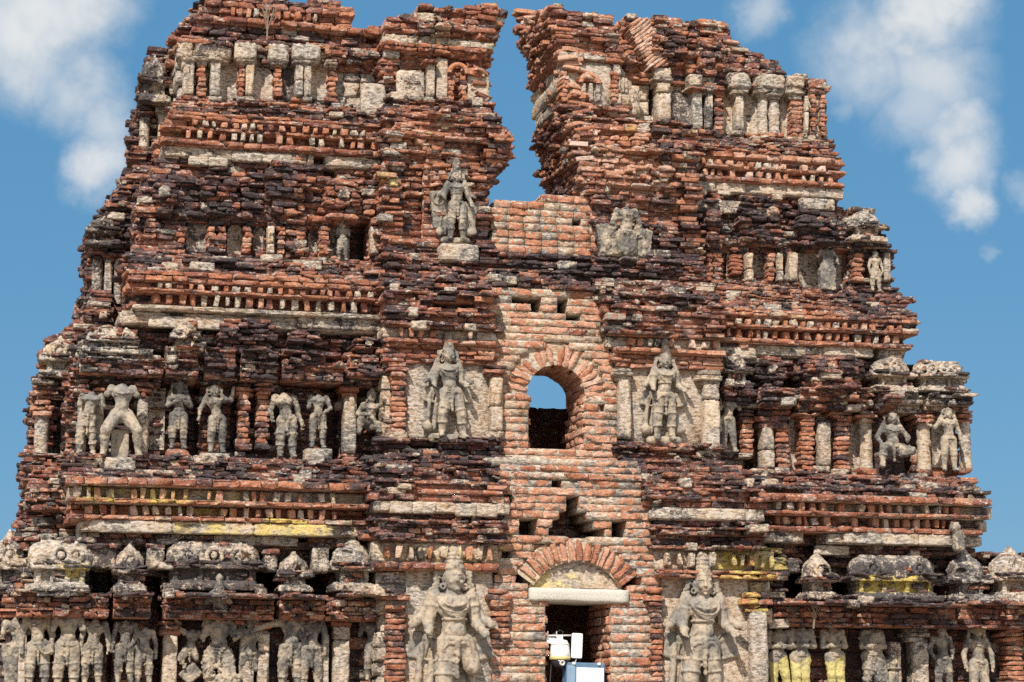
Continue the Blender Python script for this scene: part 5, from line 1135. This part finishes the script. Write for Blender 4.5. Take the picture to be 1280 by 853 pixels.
# floodlight
p = Q(731, 876, YS-.02); fl = empty('floodlight', p); tag(fl, 'blue grey framed floodlight with a white glass face at the foot of the doorway', 'floodlight')
fl.rotation_euler = (0, R(1.0), R(4))
W, H = .50, .90
bm_obj('frame', rbox(.49, .16, H, .014, (0, .06, 0)), BLU, fl)
bm_obj('glass_face', rbox(.345, .014, H-.10, .005, (.055, -.026, -.01)), GLS, fl)
for x in (-.155, .165): bm_obj('clip', rbox(.034, .03, .03, .004, (x, -.028, H/2-.012)), WHT, fl)
bm_obj('side_strip', rbox(.10, .012, H-.06, .004, (-.185, -.022, -.005)), plain('paler_blue_metal', (.20, .30, .42), .45), fl)
cb = bm_obj('power_cable', tube([(0, 0, 0), (.012, .0, -.25), (-.006, .01, -.55), (.01, 0, -.95)], .008, 8), BLK, None, True); cb.location = Q(688, 800, YS+.1); tag(cb, 'thin black cable hanging down inside the left door jamb', 'cable')

# dry weeds rooted in the ledges
STRW = plain('dry_straw', (.24, .19, .14), .9, var=.2)
def weed(u, v0, v1, y, label, lean, seed):
    random.seed(seed); x, z = P(u, v1, y); z1 = P(u, v0, y)[1]; h = z1-z; t = empty('dry_weed', (x, y, z)); tag(t, label, 'dry weed')
    for k in range(4):
        a = (k-1.5)*.10+lean; pts = [(a*h*s*s+random.gauss(0, .006), -.03*s, h*s*(1-.12*abs(k-1.5))) for s in np.linspace(0, 1, 6)]
        s = bm_obj('stem', tube(pts, .0045, 6), STRW, t)
        for q in range(2):
            i = 3+q; p0 = Vector(pts[i]); bm_obj('twig', tube([p0, p0+Vector((random.choice((-1, 1))*.06, 0, .09))], .004, 5), STRW, s)
weed(334, 2, 50, 1.36, 'tall dry weed growing from the ledge above the topmost left pilasters', .0, 3)
weed(1017, 752, 786, -.40, 'short dry weed on the capital above the yellow stained trio', .12, 5)
random.seed(11)
# ------------------------------------------------------------------ ground, sky, sun, camera
me = bpy.data.meshes.new('ground'); S = 600
n = 24; g = [(-S+2*S*i/n, -S+2*S*j/n, 0) for j in range(n+1) for i in range(n+1)]
me.from_pydata(g, [], [(j*(n+1)+i, j*(n+1)+i+1, (j+1)*(n+1)+i+1, (j+1)*(n+1)+i) for j in range(n) for i in range(n)])
me.materials.append(plain('dry_earth', (.27, .21, .15), .95, var=.35, scale=.6))
go = bpy.data.objects.new('ground', me); col.objects.link(go); go['kind'] = 'structure'

SUN_EL, SUN_AZ = R(43), R(-29)          # azimuth measured from the tower's outward normal (-y), negative to the left
sd = Vector((math.sin(SUN_AZ)*math.cos(SUN_EL), -math.cos(SUN_AZ)*math.cos(SUN_EL), math.sin(SUN_EL)))
li = bpy.data.lights.new('sun', 'SUN'); li.energy = 4.4; li.angle = R(.5); li.color = (1.0, .93, .82)
lo = bpy.data.objects.new('sun', li); col.objects.link(lo); lo.rotation_euler = sd.to_track_quat('Z', 'Y').to_euler(); lo.location = (0, -40, 40)

w = bpy.data.worlds.new('World'); scn.world = w; w.use_nodes = True; nt = w.node_tree; nt.nodes.clear()
out = nd(nt, 'ShaderNodeOutputWorld'); bg = nd(nt, 'ShaderNodeBackground'); nt.links.new(bg.outputs[0], out.inputs[0])
sky = nd(nt, 'ShaderNodeTexSky'); sky.sky_type = 'NISHITA'; sky.sun_disc = False
sky.sun_elevation = SUN_EL; sky.sun_rotation = math.atan2(sd.x, sd.y); sky.air_density = 1.0; sky.dust_density = .3; sky.ozone_density = 2.0
tint = mixc(nt, .82, sky.outputs[0], (.52, 1.92, 3.5))
gc = nd(nt, 'ShaderNodeTexCoord').outputs['Generated']
nz = nd(nt, 'ShaderNodeTexNoise'); nz.inputs['Scale'].default_value = 24; nz.inputs['Detail'].default_value = 8; nz.inputs['Roughness'].default_value = .62
nt.links.new(gc, nz.inputs['Vector'])
off = nd(nt, 'ShaderNodeVectorMath', operation='SUBTRACT'); nt.links.new(nz.outputs['Color'], off.inputs[0]); off.inputs[1].default_value = (.5, .5, .5)
sc = nd(nt, 'ShaderNodeVectorMath', operation='SCALE'); nt.links.new(off.outputs[0], sc.inputs[0]); sc.inputs[3].default_value = .038
ad = nd(nt, 'ShaderNodeVectorMath', operation='ADD'); nt.links.new(gc, ad.inputs[0]); nt.links.new(sc.outputs[0], ad.inputs[1])
tot = None
for (u, v, r, k) in [(40, 30, 105, .95), (105, 15, 70, .9), (20, 85, 60, .75), (95, 115, 60, .7), (118, 150, 45, .65), (112, 205, 48, .85), (130, 185, 38, .6),
                     (1150, 20, 85, .95), (1190, -10, 60, .95), (1085, 60, 75, .8), (1070, 85, 50, .6), (1165, 90, 75, .75), (1140, 130, 55, .55), (1185, 165, 55, .8), (1200, 205, 55, .85), (1160, 200, 30, .5), (1215, 258, 32, .85), (948, 16, 40, .55), (1050, 130, 20, .25), (1280, 235, 22, .3), (1243, 312, 12, .2),
                     (-250, 120, 130, .8), (1550, 160, 140, .8), (1480, 420, 90, .6), (-160, 430, 90, .6)]:
    d = ray(u, v); d = d/np.linalg.norm(d)
    ds = nd(nt, 'ShaderNodeVectorMath', operation='DISTANCE'); nt.links.new(ad.outputs[0], ds.inputs[0]); ds.inputs[1].default_value = tuple(d)
    q = nd(nt, 'ShaderNodeMapRange', interpolation_type='SMOOTHSTEP'); nt.links.new(ds.outputs['Value'], q.inputs[0])
    q.inputs[1].default_value = r/F*1.25; q.inputs[2].default_value = r/F*.15; q.inputs[3].default_value = 0; q.inputs[4].default_value = k
    tot = q.outputs[0] if tot is None else math_(nt, 'MAXIMUM', tot, q.outputs[0])
nz2 = nd(nt, 'ShaderNodeTexNoise'); nz2.inputs['Scale'].default_value = 45; nz2.inputs['Detail'].default_value = 5; nt.links.new(gc, nz2.inputs['Vector'])
cl = mixc(nt, nz2.outputs[0], (4.5, 4.8, 5.0), (6.3, 6.3, 6.2))
cf = math_(nt, 'MULTIPLY', tot, step_(nt, nz2.outputs[0], .0, .55))
# unseen bright cloud added outside the view as fill light, clear around the tower
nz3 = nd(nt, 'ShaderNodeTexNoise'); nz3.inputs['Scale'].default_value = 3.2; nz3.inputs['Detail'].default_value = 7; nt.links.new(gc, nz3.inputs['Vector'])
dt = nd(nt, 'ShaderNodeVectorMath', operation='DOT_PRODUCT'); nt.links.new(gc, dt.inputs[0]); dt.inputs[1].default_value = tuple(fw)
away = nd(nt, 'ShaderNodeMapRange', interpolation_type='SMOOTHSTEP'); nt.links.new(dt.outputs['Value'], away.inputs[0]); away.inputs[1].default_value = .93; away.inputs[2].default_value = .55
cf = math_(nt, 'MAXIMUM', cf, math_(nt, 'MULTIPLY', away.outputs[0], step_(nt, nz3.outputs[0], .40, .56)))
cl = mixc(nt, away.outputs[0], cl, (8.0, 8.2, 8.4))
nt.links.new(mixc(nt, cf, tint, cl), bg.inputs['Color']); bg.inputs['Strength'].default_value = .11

cam = bpy.data.cameras.new('camera'); co = bpy.data.objects.new('camera', cam); col.objects.link(co)
co.location = CAM; m3 = Matrix((rt, up, -fw)).transposed(); co.rotation_euler = m3.to_euler()
cam.sensor_width = 36; cam.lens = F/1280*36; cam.clip_end = 3000; cam.clip_start = .1
scn.camera = co
scn.view_settings.view_transform = 'Standard'; scn.view_settings.look = 'None'; scn.view_settings.exposure = .38; scn.view_settings.gamma = 1.0
scn.render.engine = 'CYCLES'; scn.cycles.use_denoising = False; scn.cycles.max_bounces = 6
